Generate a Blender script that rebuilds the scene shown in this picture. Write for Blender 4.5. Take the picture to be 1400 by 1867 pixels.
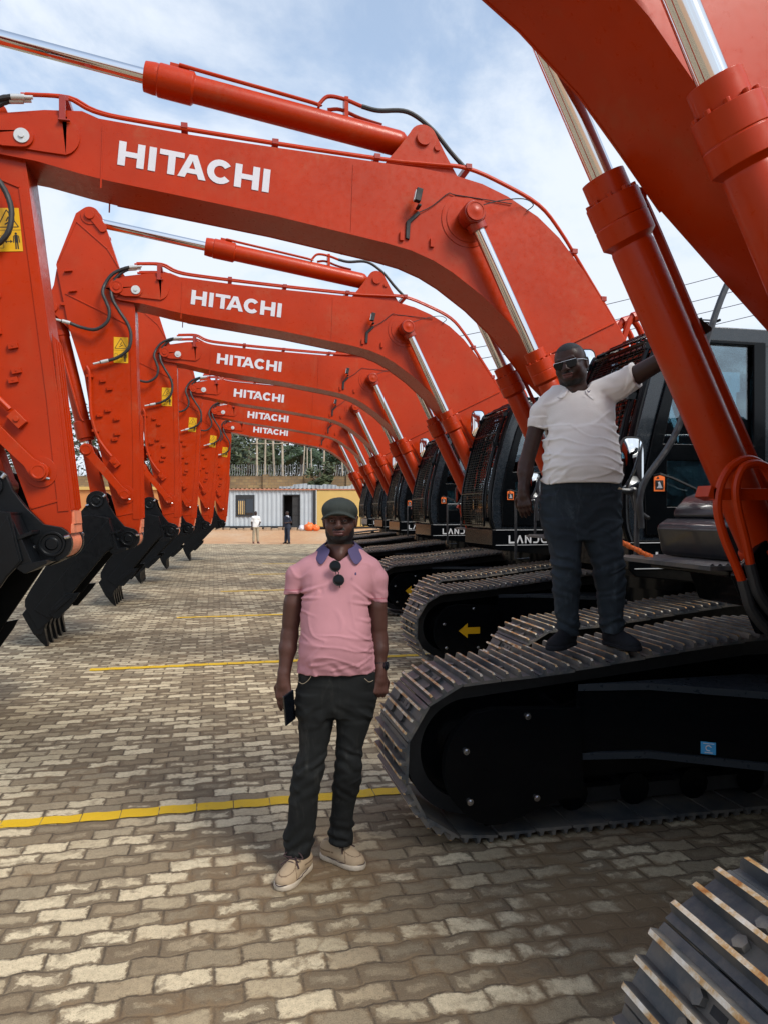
import bpy, bmesh, math, random
import numpy as np
from mathutils import Vector, Matrix
from mathutils.geometry import tessellate_polygon
from mathutils import noise as _mn
def mn_(v): return _mn.fractal(v, 1, 2, 3)
R = math.radians
random.seed(4)
for o in list(bpy.data.objects): bpy.data.objects.remove(o)
scene = bpy.context.scene
col = scene.collection

# ------------------------------------------------------------------ camera
TH = math.atan(310/1350)                  # the camera looks 12.9 degrees to the right of the yard's long axis
cs, sn = math.cos(TH), math.sin(TH)
cam_d = bpy.data.cameras.new('camera'); cam = bpy.data.objects.new('camera', cam_d); col.objects.link(cam)
cam.location = (0, 0, 1.7); cam.rotation_euler = (R(90), 0, -TH)
cam_d.sensor_fit = 'HORIZONTAL'; cam_d.sensor_width = 36; cam_d.lens = 36*1350/1400
cam_d.clip_start = 0.05; cam_d.clip_end = 3000
scene.camera = cam
scene.view_settings.view_transform = 'Standard'; scene.view_settings.look = 'None'
scene.view_settings.exposure = 0.70; scene.view_settings.gamma = 1

def ax(xr, d, z=0.0):                     # metres to the right / ahead of the standpoint -> yard coordinates
    return (xr*cs + d*sn, d*cs - xr*sn, z)

# ------------------------------------------------------------------ sun and sky
SUN_EL, SUN_AZ = R(46), math.atan2(0.55, -0.75)      # azimuth of the sun as x, y
sd = Vector((math.cos(SUN_EL)*0.55/0.93, -math.cos(SUN_EL)*0.75/0.93, math.sin(SUN_EL)))
sun_d = bpy.data.lights.new('sun', 'SUN'); sun = bpy.data.objects.new('sun', sun_d); col.objects.link(sun)
sun_d.energy = 2.3; sun_d.angle = R(22); sun_d.color = (1, .95, .88)
sun.rotation_euler = sd.to_track_quat('Z', 'Y').to_euler()
w = bpy.data.worlds.new('World'); scene.world = w; w.use_nodes = True
nt = w.node_tree; N = nt.nodes; LK = nt.links
bg = N['Background']; bg.inputs['Strength'].default_value = 0.135
sky = N.new('ShaderNodeTexSky'); sky.sky_type = 'NISHITA'; sky.sun_disc = False
sky.sun_elevation = SUN_EL; sky.sun_rotation = math.atan2(sd.x, sd.y)
sky.air_density = 1.0; sky.dust_density = 1.6; sky.ozone_density = 1.0
tc = N.new('ShaderNodeTexCoord')
sx = N.new('ShaderNodeSeparateXYZ'); LK.new(tc.outputs['Generated'], sx.inputs[0])
def wm(op, a, b=None, c=None):
    n = N.new('ShaderNodeMath'); n.operation = op
    for i, v in enumerate((a, b, c)):
        if v is None: continue
        if isinstance(v, (int, float)): n.inputs[i].default_value = v
        else: LK.new(v, n.inputs[i])
    return n.outputs[0]
zz = wm('MAXIMUM', sx.outputs[2], 0.0); zz = wm('ADD', zz, 0.32)
cxy = N.new('ShaderNodeCombineXYZ'); LK.new(wm('DIVIDE', sx.outputs[0], zz), cxy.inputs[0]); LK.new(wm('DIVIDE', sx.outputs[1], zz), cxy.inputs[1])
nz = N.new('ShaderNodeTexNoise'); nz.inputs['Scale'].default_value = 2.1; nz.inputs['Detail'].default_value = 8; nz.inputs['Roughness'].default_value = .6; nz.inputs['Distortion'].default_value = .35
LK.new(cxy.outputs[0], nz.inputs['Vector'])
# thick cloud low down, breaking up overhead
dens = wm('ADD', nz.outputs[0], wm('MULTIPLY', wm('SUBTRACT', .60, sx.outputs[2]), .30))
mr = N.new('ShaderNodeMapRange'); mr.interpolation_type = 'SMOOTHSTEP'
mr.inputs[1].default_value = .41; mr.inputs[2].default_value = .64; mr.inputs[3].default_value = 0.30; mr.inputs[4].default_value = 1
LK.new(dens, mr.inputs[0])
mx = N.new('ShaderNodeMix'); mx.data_type = 'RGBA'
LK.new(mr.outputs[0], mx.inputs[0]); sk2 = N.new('ShaderNodeMix'); sk2.data_type = 'RGBA'; sk2.blend_type = 'MULTIPLY'; sk2.inputs[0].default_value = 1; LK.new(sky.outputs[0], sk2.inputs[6]); sk2.inputs[7].default_value = (1.02, 1.13, 1.12, 1); LK.new(sk2.outputs[2], mx.inputs[6]); mx.inputs[7].default_value = (4.0, 4.35, 4.85, 1)
LK.new(mx.outputs[2], bg.inputs[0])

# ------------------------------------------------------------------ materials
MAT = {}
class NB:                                  # small node builder
    def __init__(s, name):
        s.m = bpy.data.materials.new(name); s.m.use_nodes = True; s.t = s.m.node_tree
        s.b = s.t.nodes['Principled BSDF']; s.o = s.t.nodes['Material Output']
        s.tc = s.t.nodes.new('ShaderNodeTexCoord'); MAT[name] = s.m
    def n(s, t, **k):
        n = s.t.nodes.new(t)
        for a, b in k.items(): setattr(n, a, b)
        return n
    def l(s, a, b): s.t.links.new(a, b)
    def math(s, op, *v, clamp=False):
        n = s.n('ShaderNodeMath', operation=op); n.use_clamp = clamp
        for i, x in enumerate(v):
            if isinstance(x, (int, float)): n.inputs[i].default_value = x
            else: s.l(x, n.inputs[i])
        return n.outputs[0]
    def noise(s, scale, detail=4, rough=.55, vec=None, dist=0.0, coord='Object'):
        n = s.n('ShaderNodeTexNoise'); n.inputs['Scale'].default_value = scale; n.inputs['Detail'].default_value = detail
        n.inputs['Roughness'].default_value = rough; n.inputs['Distortion'].default_value = dist
        s.l(vec if vec is not None else s.tc.outputs[coord], n.inputs['Vector']); return n.outputs[0]
    def ramp(s, f, stops, interp='LINEAR'):
        n = s.n('ShaderNodeValToRGB'); n.color_ramp.interpolation = interp; e = n.color_ramp.elements
        while len(e) < len(stops): e.new(.5)
        for i, (p, c) in enumerate(stops): e[i].position = p; e[i].color = (*c, 1) if len(c) == 3 else c
        s.l(f, n.inputs[0]); return n.outputs[0]
    def mr(s, f, a, b, c, d, smooth=True):
        n = s.n('ShaderNodeMapRange'); n.interpolation_type = 'SMOOTHSTEP' if smooth else 'LINEAR'
        for i, x in enumerate((a, b, c, d)): n.inputs[i+1].default_value = x
        s.l(f, n.inputs[0]); return n.outputs[0]
    def mix(s, f, a, b):
        n = s.n('ShaderNodeMix', data_type='RGBA')
        for i, x in ((0, f), (6, a), (7, b)):
            if isinstance(x, (int, float)): n.inputs[i].default_value = x
            elif isinstance(x, tuple): n.inputs[i].default_value = (*x, 1)
            else: s.l(x, n.inputs[i])
        return n.outputs[2]
    def bump(s, h, strength=.3, dist=.01):
        n = s.n('ShaderNodeBump'); n.inputs['Strength'].default_value = strength; n.inputs['Distance'].default_value = dist
        s.l(h, n.inputs['Height']); s.l(n.outputs[0], s.b.inputs['Normal'])
    def setc(s, c):
        if isinstance(c, tuple): s.b.inputs['Base Color'].default_value = (*c, 1)
        else: s.l(c, s.b.inputs['Base Color'])
    def set(s, **k):
        for a, v in k.items():
            i = s.b.inputs[a.replace('_', ' ')]
            if isinstance(v, (int, float)): i.default_value = v
            elif isinstance(v, tuple): i.default_value = (*v, 1)
            else: s.l(v, i)

def simple(name, c, rough=.5, metal=0.0, var=.15, scale=6, coat=0.0, bump=0.0, bscale=60, spec=None):
    b = NB(name); f = b.noise(scale, 5)
    d = tuple(x*(1-var) for x in c); u = tuple(min(1, x*(1+var)) for x in c)
    b.setc(b.ramp(f, [(.3, d), (.7, u)])); b.set(Roughness=b.mr(b.noise(scale*2.3, 4), .3, .7, rough*.85, min(1, rough*1.15)), Metallic=metal)
    if coat: b.set(Coat_Weight=coat, Coat_Roughness=.06)
    if spec is not None: b.set(Specular_IOR_Level=spec)
    if bump: b.bump(b.noise(bscale, 4), bump, .004)
    return MAT[name]

def paint(name, c, dust=(.45, .25, .14), coat=.6, rough=.32, spec=.5):
    b = NB(name)
    oi = b.n('ShaderNodeObjectInfo'); va = b.n('ShaderNodeVectorMath', operation='ADD'); vm_ = b.n('ShaderNodeCombineXYZ')
    for i_ in range(3): b.l(b.math('MULTIPLY', oi.outputs['Random'], 37.0+i_*11), vm_.inputs[i_])
    b.l(b.tc.outputs['Object'], va.inputs[0]); b.l(vm_.outputs[0], va.inputs[1]); V_ = va.outputs[0]
    mp = b.n('ShaderNodeMapping'); mp.inputs['Scale'].default_value = (9, 9, .9); b.l(V_, mp.inputs[0])
    f = b.noise(1.6, 6, .6, vec=V_); g = b.noise(22, 5, .6, vec=V_); run = b.noise(1.0, 5, .6, vec=mp.outputs[0])
    base = b.ramp(f, [(.3, tuple(x*.84 for x in c)), (.7, tuple(min(1, x*1.05) for x in c))])
    df = b.math('ADD', b.math('MULTIPLY', b.mr(b.noise(2.4, 7, .65, vec=V_), .48, .8, 0, .36), b.mr(g, .35, .7, .3, 1)), b.mr(run, .60, .80, 0, .16), clamp=True)
    b.setc(b.mix(df, base, dust)); b.set(Roughness=b.mr(g, .3, .7, rough*.8, rough*1.3), Coat_Weight=coat, Coat_Roughness=.07, Specular_IOR_Level=spec)
    b.bump(b.noise(9, 3), .05, .004)
    return b
paint('orange paint', (.40, .027, .0004), dust=(.30, .13, .06), coat=.05, rough=.33, spec=.24)
paint('dark red hydraulics', (.30, .018, .004), dust=(.3, .15, .08), coat=.2)
paint('gloss black', (.0020, .0026, .0034), dust=(.007, .0065, .006), rough=.19, coat=.08, spec=.16)
paint('bucket black', (.0022, .0034, .0048), dust=(.010, .013, .015), rough=.38, coat=.05, spec=.25)
paint('flange edge', (.022, .028, .035), dust=(.05, .05, .05), coat=.1, spec=.35)
paint('charcoal panel', (.014, .016, .020), dust=(.025, .025, .025), rough=.35, coat=.3)
paint('cab blue black', (.008, .012, .017), dust=(.03, .03, .035), rough=.26)
simple('matt black', (.006, .006, .007), .6)
simple('rubber', (.018, .018, .019), .55)
simple('letter white', (.58, .58, .62), .35, var=.03)
simple('letter silver', (.50, .51, .53), .3, var=.05)
simple('label yellow', (.66, .36, .008), .35, var=.03)
simple('label orange', (.80, .16, .03), .4, var=.03)
simple('label blue', (.05, .30, .58), .35, var=.03)
simple('washer white', (.56, .57, .56), .3, metal=.3, var=.05)
simple('bolt steel', (.55, .55, .56), .25, metal=1)
simple('bare pad', (.66, .20, .10), .5)
b = NB('chrome'); b.setc((.72, .73, .75)); b.set(Metallic=1.0, Roughness=.09)
b = NB('mirror glass'); b.setc((.85, .87, .88)); b.set(Metallic=1.0, Roughness=.02)
# track shoe steel: dark blue grey plate, worn tops with rust and pale scraped metal
b = NB('shoe steel'); f = b.noise(5, 6, .6)
b.setc(b.mix(b.mr(b.noise(5, 7, .7), .40, .62, 0, .7), b.ramp(f, [(.3, (.042, .046, .050)), (.7, (.095, .100, .104))]), (.155, .130, .102)))
b.set(Specular_IOR_Level=.3, Metallic=.05, Roughness=b.mr(f, .3, .7, .35, .55)); b.bump(b.noise(120, 4), .25, .002)
b = NB('shoe worn edge'); f = b.noise(14, 7, .7)
b.setc(b.ramp(f, [(.36, (.34, .13, .03)), (.47, (.48, .30, .13)), (.56, (.58, .50, .38)), (.68, (.68, .64, .57))])); b.set(Metallic=.4, Roughness=.45); b.bump(b.noise(160, 4), .5, .002)
# glass: real see-through pane with a mirror coat
def glass(name, tint, refl=.10):
    b = NB(name); b.t.nodes.remove(b.b)
    t = b.n('ShaderNodeBsdfTransparent'); t.inputs[0].default_value = (*tint, 1)
    g = b.n('ShaderNodeBsdfGlossy'); g.inputs['Roughness'].default_value = .02; g.inputs[0].default_value = (.9, .95, 1, 1)
    fr = b.n('ShaderNodeFresnel'); fr.inputs[0].default_value = 1.5
    m = b.n('ShaderNodeMixShader'); b.l(b.math('ADD', fr.outputs[0], refl, clamp=True), m.inputs[0])
    b.l(t.outputs[0], m.inputs[1]); b.l(g.outputs[0], m.inputs[2]); b.l(m.outputs[0], b.o.inputs[0])
glass('cab glass', (.55, .68, .72), .08); glass('dark glass', (.05, .05, .055), .05)
b = NB('plastic wrap'); b.setc((.80, .90, .88)); b.set(Roughness=.15); b.bump(b.noise(14, 4, dist=1.0), .8, .03)

# ------------------------------------------------------------------ mesh helpers
class MB:
    def __init__(s): s.v = []; s.f = []; s.mi = []
    def add(s, vs, fs, mi=0):
        o = len(s.v); s.v += [tuple(p) for p in vs]; s.f += [tuple(i+o for i in f) for f in fs]; s.mi += [mi]*len(fs)
    def box(s, c, d, mi=0, rot=None):
        x, y, z = (q/2 for q in d); P = [Vector((i*x, j*y, k*z)) for i in (-1, 1) for j in (-1, 1) for k in (-1, 1)]
        if rot is not None: P = [rot @ p for p in P]
        P = [p+Vector(c) for p in P]
        s.add(P, [(0, 1, 3, 2), (4, 6, 7, 5), (0, 4, 5, 1), (2, 3, 7, 6), (0, 2, 6, 4), (1, 5, 7, 3)], mi)
    def prism(s, poly, y0, y1, mi=0, holes=(), f3=None):      # poly in x,z
        f3 = f3 or (lambda x, z, y: (x, y, z)); loops = [list(poly)]+[list(h) for h in holes]
        tr = tessellate_polygon([[Vector((x, z, 0)) for x, z in lp] for lp in loops])
        flat = [p for lp in loops for p in lp]; n = len(flat)
        s.add([f3(x, z, y0) for x, z in flat]+[f3(x, z, y1) for x, z in flat], [], mi)
        o = len(s.v)-2*n
        if holes:
            for t in tr: s.f.append(tuple(o+i for i in t)); s.f.append(tuple(o+n+i for i in reversed(t))); s.mi += [mi, mi]
        else:
            s.f.append(tuple(o+i for i in range(n))); s.f.append(tuple(o+n+i for i in reversed(range(n)))); s.mi += [mi, mi]
        k = 0
        for lp in loops:
            m = len(lp)
            for i in range(m):
                a, b = k+i, k+(i+1) % m
                s.f.append((o+a, o+n+a, o+n+b, o+b)); s.mi.append(mi)
            k += m
    def tube(s, pts, r, n=8, mi=0, cap=True):
        pts = [Vector(p) for p in pts]; m = len(pts); rr = r if isinstance(r, (list, tuple)) else [r]*m
        up = None; vs = []
        for i in range(m):
            t = (pts[min(i+1, m-1)]-pts[max(i-1, 0)]).normalized()
            if up is None:
                up = Vector((0, 0, 1)) if abs(t.z) < .9 else Vector((0, 1, 0))
            a = (up - t*up.dot(t)).normalized(); up = a; b_ = t.cross(a)
            vs += [pts[i]+(a*math.cos(q)+b_*math.sin(q))*rr[i] for q in [2*math.pi*k/n for k in range(n)]]
        fs = [(i*n+k, i*n+(k+1) % n, (i+1)*n+(k+1) % n, (i+1)*n+k) for i in range(m-1) for k in range(n)]
        if cap: fs += [tuple(reversed(range(n))), tuple((m-1)*n+k for k in range(n))]
        s.add(vs, fs, mi)
    def cyl(s, a, b, r, n=20, mi=0): s.tube([a, b], r, n, mi)
    def steps(s, a, d, secs, n=24, mi=0):                    # lathe along direction d from a: secs = [(t, r)]
        a = Vector(a); d = Vector(d).normalized(); u = (Vector((0, 1, 0)) if abs(d.y) < .9 else Vector((1, 0, 0))); u = (u-d*u.dot(d)).normalized(); w_ = d.cross(u)
        vs = [a+d*t+(u*math.cos(2*math.pi*k/n)+w_*math.sin(2*math.pi*k/n))*r for t, r in secs for k in range(n)]; m = len(secs)
        fs = [(i*n+k, (i+1)*n+k, (i+1)*n+(k+1) % n, i*n+(k+1) % n) for i in range(m-1) for k in range(n)]
        fs += [tuple(range(n)), tuple((m-1)*n+k for k in reversed(range(n)))]
        s.add(vs, fs, mi)
    def build(s, name, mats, parent=None, bevel=0.0, smooth=35, seg=2, fix=True, split=False):
        if split:                                             # every loose piece becomes an object of its own
            par = list(range(len(s.v)))
            def fd(a):
                while par[a] != a: par[a] = par[par[a]]; a = par[a]
                return a
            for f in s.f:
                for q in f[1:]: par[fd(q)] = fd(f[0])
            gr = {}
            for f, mi in zip(s.f, s.mi): gr.setdefault(fd(f[0]), []).append((f, mi))
            out = []
            for fs in gr.values():
                m = MB(); ix = {}
                for f, mi in fs:
                    for q in f:
                        if q not in ix: ix[q] = len(m.v); m.v.append(s.v[q])
                    m.f.append(tuple(ix[q] for q in f)); m.mi.append(mi)
                out.append(m.build(name, mats, parent, bevel, smooth, seg, fix))
            return out[0]
        me = bpy.data.meshes.new(name); me.from_pydata(s.v, [], s.f)
        if isinstance(mats, str): mats = [mats]
        for m in mats: me.materials.append(MAT[m])
        me.polygons.foreach_set('material_index', s.mi)
        if fix:
            bm = bmesh.new(); bm.from_mesh(me); bmesh.ops.recalc_face_normals(bm, faces=bm.faces); bm.to_mesh(me); bm.free()
        me.polygons.foreach_set('use_smooth', [True]*len(me.polygons)); me.set_sharp_from_angle(angle=R(smooth)); me.update()
        o = bpy.data.objects.new(name, me); col.objects.link(o); o.parent = parent
        if bevel:
            bv = o.modifiers.new('bevel', 'BEVEL'); bv.width = bevel; bv.segments = seg; bv.limit_method = 'ANGLE'; bv.angle_limit = R(40); bv.harden_normals = True
        return o
def smoothpath(pts, n=6):                                     # Catmull-Rom
    P = [Vector(p) for p in pts]; P = [P[0]*2-P[1]]+P+[P[-1]*2-P[-2]]; out = []
    for i in range(1, len(P)-2):
        for k in range(n):
            t = k/n; a, b_, c, d = P[i-1], P[i], P[i+1], P[i+2]
            out.append(.5*((2*b_)+(c-a)*t+(2*a-5*b_+4*c-d)*t*t+(3*b_-a-3*c+d)*t**3))
    return out+[P[-2]]
def arc(cx, cz, r, a0, a1, n=8): return [(cx+r*math.cos(R(a0+(a1-a0)*i/n)), cz+r*math.sin(R(a0+(a1-a0)*i/n))) for i in range(n+1)]
def circ(cx, cz, r, n=24): return arc(cx, cz, r, 0, 360-360/n, n-1)
def tag(o, label=None, cat=None, group=None, kind=None):
    for k, v in (('label', label), ('category', cat), ('group', group), ('kind', kind)):
        if v: o[k] = v
    return o
def empty(name, loc, rz=0.0):
    o = bpy.data.objects.new(name, None); col.objects.link(o); o.location = loc; o.rotation_euler = (0, 0, rz); o.empty_display_size = .2; return o
def kids(o): return [c for c in bpy.data.objects if c.parent == o]
def copy_tree(o, parent=None):
    c = o.copy(); col.objects.link(c); c.parent = parent
    for ch in CH.get(o.name, []): copy_tree(ch, c)
    return c

# ------------------------------------------------------------------ lettering
def bx(x0, y0, x1, y1): return [(x0, y0), (x1, y0), (x1, y1), (x0, y1)]
def band(cx, cy, rx, ry, s_, a0, a1, n=18):
    o = [(cx+rx*math.cos(R(a0+(a1-a0)*i/n)), cy+ry*math.sin(R(a0+(a1-a0)*i/n))) for i in range(n+1)]
    q = [(cx+(rx-s_)*math.cos(R(a0+(a1-a0)*i/n)), cy+(ry-s_*.9)*math.sin(R(a0+(a1-a0)*i/n))) for i in range(n+1)]
    return [[o[i], o[i+1], q[i+1], q[i]] for i in range(n)]
def glyph(c):
    s_ = .29
    if c == 'H': return 1.04, [bx(0, 0, s_, 1), bx(.75, 0, 1.04, 1), bx(s_, .39, .75, .61)]
    if c == 'I': return .29, [bx(0, 0, s_, 1)]
    if c == 'T': return 1.0, [bx(0, .78, 1.0, 1), bx(.36, 0, .65, .78)]
    if c == 'A': return 1.16, [[(0, 0), (.30, 0), (.57, .74), (.42, 1)], [(.86, 0), (1.16, 0), (.74, 1), (.42, 1), (.57, .74)], bx(.30, .2, .86, .40)]
    if c == 'C': return 1.06, band(.54, .5, .54, .52, .29, 38, 322)
def glyph2(c):
    t = .2
    if c == 'L': return .78, [bx(0, t, t, 1), bx(0, 0, .78, t)]
    if c == 'A': return .98, [[(0, 0), (.22, 0), (.56, .86), (.40, 1)], [(.76, 0), (.98, 0), (.60, 1), (.40, 1), (.5, .78)]]
    if c == 'N': return .86, [bx(0, 0, t, 1), bx(.66, 0, .86, 1), [(t, 1), (t, .72), (.66, 0), (.66, .28)]]
    if c == 'D': return .86, [bx(.05, 0, .45, t), bx(.05, .8, .45, 1)]+band(.45, .5, .41, .5, t, -90, 90)
    if c == 'C': return .84, [bx(.42, 0, .82, t), bx(.42, .8, .82, 1)]+band(.42, .5, .42, .5, t, 90, 270)
    if c == 'R': return .86, [bx(0, 0, t, .45), bx(0, .8, .5, 1), bx(.05, .38, .5, .55)]+band(.5, .69, .33, .31, .19, -90, 90)+[[(.42, .38), (.62, .38), (.86, 0), (.62, 0)]]
    if c == 'O': return .92, band(.46, .5, .46, .5, t, 0, 360, 28)
    if c == 'S': return .82, [bx(.3, .8, .78, 1), bx(.3, .4, .55, .6), bx(.04, 0, .55, t)]+band(.3, .7, .28, .3, t, 90, 270)+band(.55, .3, .27, .3, t, -90, 90)
def word(mb, text, o, ex, ez, h, gaps, g, y, th=.002, mi=0):
    x = 0
    for i, c in enumerate(text):
        wd, polys = g(c)
        for p in polys:
            P = [((x+a)*h, b_*h) for a, b_ in p]
            mb.prism([(o[0]+ex[0]*a+ez[0]*b_, o[1]+ex[1]*a+ez[1]*b_) for a, b_ in P], y-th, y, mi)
        x += wd+(gaps[i] if isinstance(gaps, list) else gaps)
    return x*h
LOOPA = [(3.366, 1.372), (3.331, 1.454), (3.265, 1.594), (3.233, 1.709), (3.244, 1.802), (3.291, 1.883), (3.372, 1.924), (3.453, 1.897), (3.513, 1.815)]
LOOPB = [(3.377, 1.441), (3.345, 1.581), (3.305, 1.721), (3.299, 1.814), (3.337, 1.888), (3.412, 1.901), (3.48, 1.855), (3.502, 1.721)]
# ------------------------------------------------------------------ the excavator (x to its rear, -y its left side, z up)
def make_excavator():
    rt = empty('excavator', (0, 0, 0))
    # ---- crawler tracks
    cf, rf, cr, rr = (2.50, .435), .40, (6.60, .455), .42
    path = arc(*cf, rf, 268, 90, 40)+[(2.9, .862), (3.44, .925), (3.85, .97), (4.2, 1.0), (4.9, 1.005), (5.5, 1.0), (6.1, .94)]+arc(*cr, rr, 90, -90, 36)
    path += [(6.4, .035), (4.5, .035), (2.7, .035)]
    P = [Vector((x, z)) for x, z in path]; P.append(P[0]); L = [0]
    for i in range(1, len(P)): L.append(L[-1]+(P[i]-P[i-1]).length)
    tot = L[-1]; ns = round(tot/.206); pitch = tot/ns
    def at(s_):
        s_ %= tot
        for i in range(1, len(P)):
            if L[i] >= s_: return P[i-1].lerp(P[i], (s_-L[i-1])/(L[i]-L[i-1]+1e-9))
    prof = [(-.101, -.014), (-.101, -.002), (-.080, 0), (-.0745, .030), (-.0615, .030), (-.056, 0), (-.012, -.001), (-.0065, .034), (.0065, .034), (.012, -.001), (.056, 0), (.0615, .030), (.0745, .030), (.080, 0), (.101, -.006), (.101, -.018)]
    tops = {3, 7, 11}
    for side in (-1, 1):
        y0 = side*1.3
        m = MB()
        for k in range(ns):
            a, c_, b_ = at((k-.5)*pitch), at(k*pitch), at((k+.5)*pitch); t = (b_-a).normalized(); n_ = Vector((-t.y, t.x))
            if k == 0: pass
            f = lambda s_, h, y: (c_.x+t.x*s_+n_.x*h, y, c_.y+t.y*s_+n_.y*h)
            j = (random.random()-.5)*.004
            secs = [(-.300, .72), (-.288, 1.0), (.288, 1.0), (.300, .72)]
            vs = [f(s_, h*q if h > .01 else h, y0+yy+j) for yy, q in secs for s_, h in prof]; M = len(prof); o = len(m.v)
            m.v += vs
            for q in range(3):
                for i in range(M):
                    i2 = (i+1) % M
                    m.f.append((o+q*M+i, o+q*M+i2, o+(q+1)*M+i2, o+(q+1)*M+i)); m.mi.append(1 if i in tops else 0)
            m.f.append(tuple(o+i for i in range(M))); m.mi.append(0)
            m.f.append(tuple(o+3*M+i for i in reversed(range(M)))); m.mi.append(0)
            nv = Vector((n_.x, 0, n_.y))
            for s_ in (-.034, .034):
                for yy in (-.105, .105):
                    p = Vector(f(s_, -.004, y0+yy)); m.cyl(p, p+nv*.020, .019, 6, 0)
            for yy in (-.05, .05):
                rot = Matrix(((t.x, 0, n_.x), (0, 1, 0), (t.y, 0, n_.y)))
                m.box(f(.034, -.002, y0+yy), (.020, .045, .006), 2, rot)
        tr = m.build('crawler_track', ['shoe steel', 'shoe worn edge', 'matt black'], rt, smooth=30)
        # chain, sprocket, idler, frame
        m = MB()
        inner = arc(*cf, rf-.05, 270, 90, 24)+[(3.44, .87), (4.2, .94), (5.5, .94)]+arc(*cr, rr-.05, 90, -90, 20)
        hole = arc(*cf, rf-.13, 270, 90, 24)+[(3.44, .79), (4.2, .86), (5.5, .86)]+arc(*cr, rr-.13, 90, -90, 20)
        m.prism(inner, y0-.11, y0+.11, 0, holes=[hole])
        m.build('track_chain', 'matt black', tr)
        for c_, r_, nm in ((cf, rf-.10, 'sprocket'), (cr, rr-.11, 'idler_wheel')):
            m = MB(); m.steps((c_[0], y0-.12, c_[1]), (0, 1, 0), [(0, r_*.3), (.0, r_*.5), (.06, r_*.5), (.06, r_), (.18, r_), (.18, r_*.5), (.24, r_*.5), (.24, r_*.3)], 28); m.build(nm, 'gloss black', tr)
        m = MB()
        for xx in (3.9, 5.2): m.steps((xx, y0-.1, .88), (0, 1, 0), [(0, .05), (.0, .07), (.2, .07), (.2, .05)], 14)
        for xx in np.arange(3.1, 6.2, .38): m.steps((xx, y0-.12, .14), (0, 1, 0), [(0, .04), (.0, .09), (.24, .09), (.24, .04)], 14)
        m.build('track_roller', 'gloss black', tr, split=True)
        m = MB()
        m.prism([(2.98, .26), (2.98, .66), (3.3, .74), (6.0, .74), (6.25, .6), (6.25, .26)], y0-.20, y0+.20); m.prism([(2.60, .10), (2.60, .78), (3.44, .84), (4.2, .91), (5.5, .91), (6.2, .80), (6.3, .10)], y0-.04, y0+.04)
        m.build('track_frame', 'gloss black', tr, bevel=.012)
        # travel motor cover on the inner side
        yi = side*.985; m = MB()
        D = [(3.03, .68), (3.045, .25), (2.60, .115), (2.50, .115)]+arc(2.60, .415, .31, 255, 120, 10)+[(2.55, .70)]
        m.prism(D, yi-.03, yi+.03)
        m.prism([(2.5, .2), (3.05, .2), (3.05, .64), (2.5, .64)], min(yi, y0), max(yi, y0))
        cv = m.build('motor_cover', 'gloss black', tr, bevel=.013)
        m = MB()
        for x_, z_ in ((2.73, .655), (2.40, .50), (2.42, .245), (2.78, .235)):
            m.steps((x_, yi-side*.028, z_), (0, -side, 0), [(0, .017), (.012, .017), (.012, .012), (.018, .008)], 12)
        m.build('cover_bolt', 'bolt steel', cv, split=True)
    # ---- lower frame: hub and four legs with flanges
    m = MB()
    m.steps((4.57, 0, .45), (0, 0, 1), [(0, .5), (.0, .72), (.36, .72), (.36, .62), (.52, .62), (.52, .68), (.67, .68), (.67, .3)], 40)
    for sy in (-1, 1):
        for (xa, xb, xc, xd) in ((3.02, 3.40, 4.25, 4.70), (6.15, 5.72, 4.95, 4.45)):
            plan = [(xa, .99), (xb, .93), (xc, .38), (xc, -.05), (xd, .0), (xd, .62), ((xb+xd)/2, .99)]
            for z0, z1, ex in ((.44, .765, 0.0), (.765, .80, .022), (.405, .44, .022)):
                q = [(x_, y_) for x_, y_ in plan]; sg = 1 if xd > xa else -1
                q[0] = (xa, .99-ex); q[1] = (xb-sg*ex*.3, .93-ex); q[2] = (xc-sg*ex, .38-ex)
                m.prism(q, z0, z1, 1 if ex else 0, f3=lambda x_, y_, z_, sy=sy: (x_, sy*y_, z_))
    m.box((3.02, 0, .60), (.001, .001, .001))
    lf = m.build('lower_frame', ['gloss black', 'flange edge'], rt, bevel=.006)
    m = MB()
    y_at = lambda x_: .93-(x_-3.40)*(.55/.85)
    x0, x1 = 3.612, 3.672
    def lab(x_, z_, off): return (x_, y_at(x_)-off, z_)
    m.add([lab(x0, .455, .012), lab(x1, .455, .012), lab(x1, .518, .012), lab(x0, .518, .012)], [(0, 1, 2, 3)], 0)
    pts = [lab(x0+.030+.011*math.cos(a), .487+.013*math.sin(a), .015) for a in np.linspace(R(20), R(300), 12)]
    m.tube(pts, .003, 5, 1, True); m.tube([lab(x0+.014, .464, .015), lab(x0+.046, .464, .015)], .0025, 5, 1); m.tube([lab(x0+.008, .510, .015), lab(x0+.052, .510, .015)], .002, 5, 1)
    m.build('lifting_label', ['label blue', 'letter white'], lf, fix=False)
    # direction arrow on the inner side of the right track, toolbox housing
    m = MB(); ya_ = .9525
    m.prism([(2.56, .42), (2.66, .50), (2.66, .455), (2.80, .455), (2.80, .385), (2.66, .385), (2.66, .34)], ya_-.0015, ya_)
    ar = m.build('direction_arrow', 'label yellow', rt)
    # ---- slewing platform
    m = MB()
    m.prism([(3.16, 1.20), (3.10, 1.26), (3.10, 1.47), (7.55, 1.47), (7.55, 1.14), (3.9, 1.12)], -1.5, -.42)
    m.prism([(4.12, 1.16), (4.02, 1.40), (7.55, 1.40), (7.55, 1.14)], .42, 1.5)
    m.prism([(3.75, 1.365), (3.75, 1.40), (4.05, 1.40), (4.05, 1.33)], .75, 1.45)
    m.prism([(3.95, 1.12), (3.90, 1.50), (4.1, 1.62), (4.9, 1.55), (7.55, 1.45), (7.55, 1.12)], -.42, .42)
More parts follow.
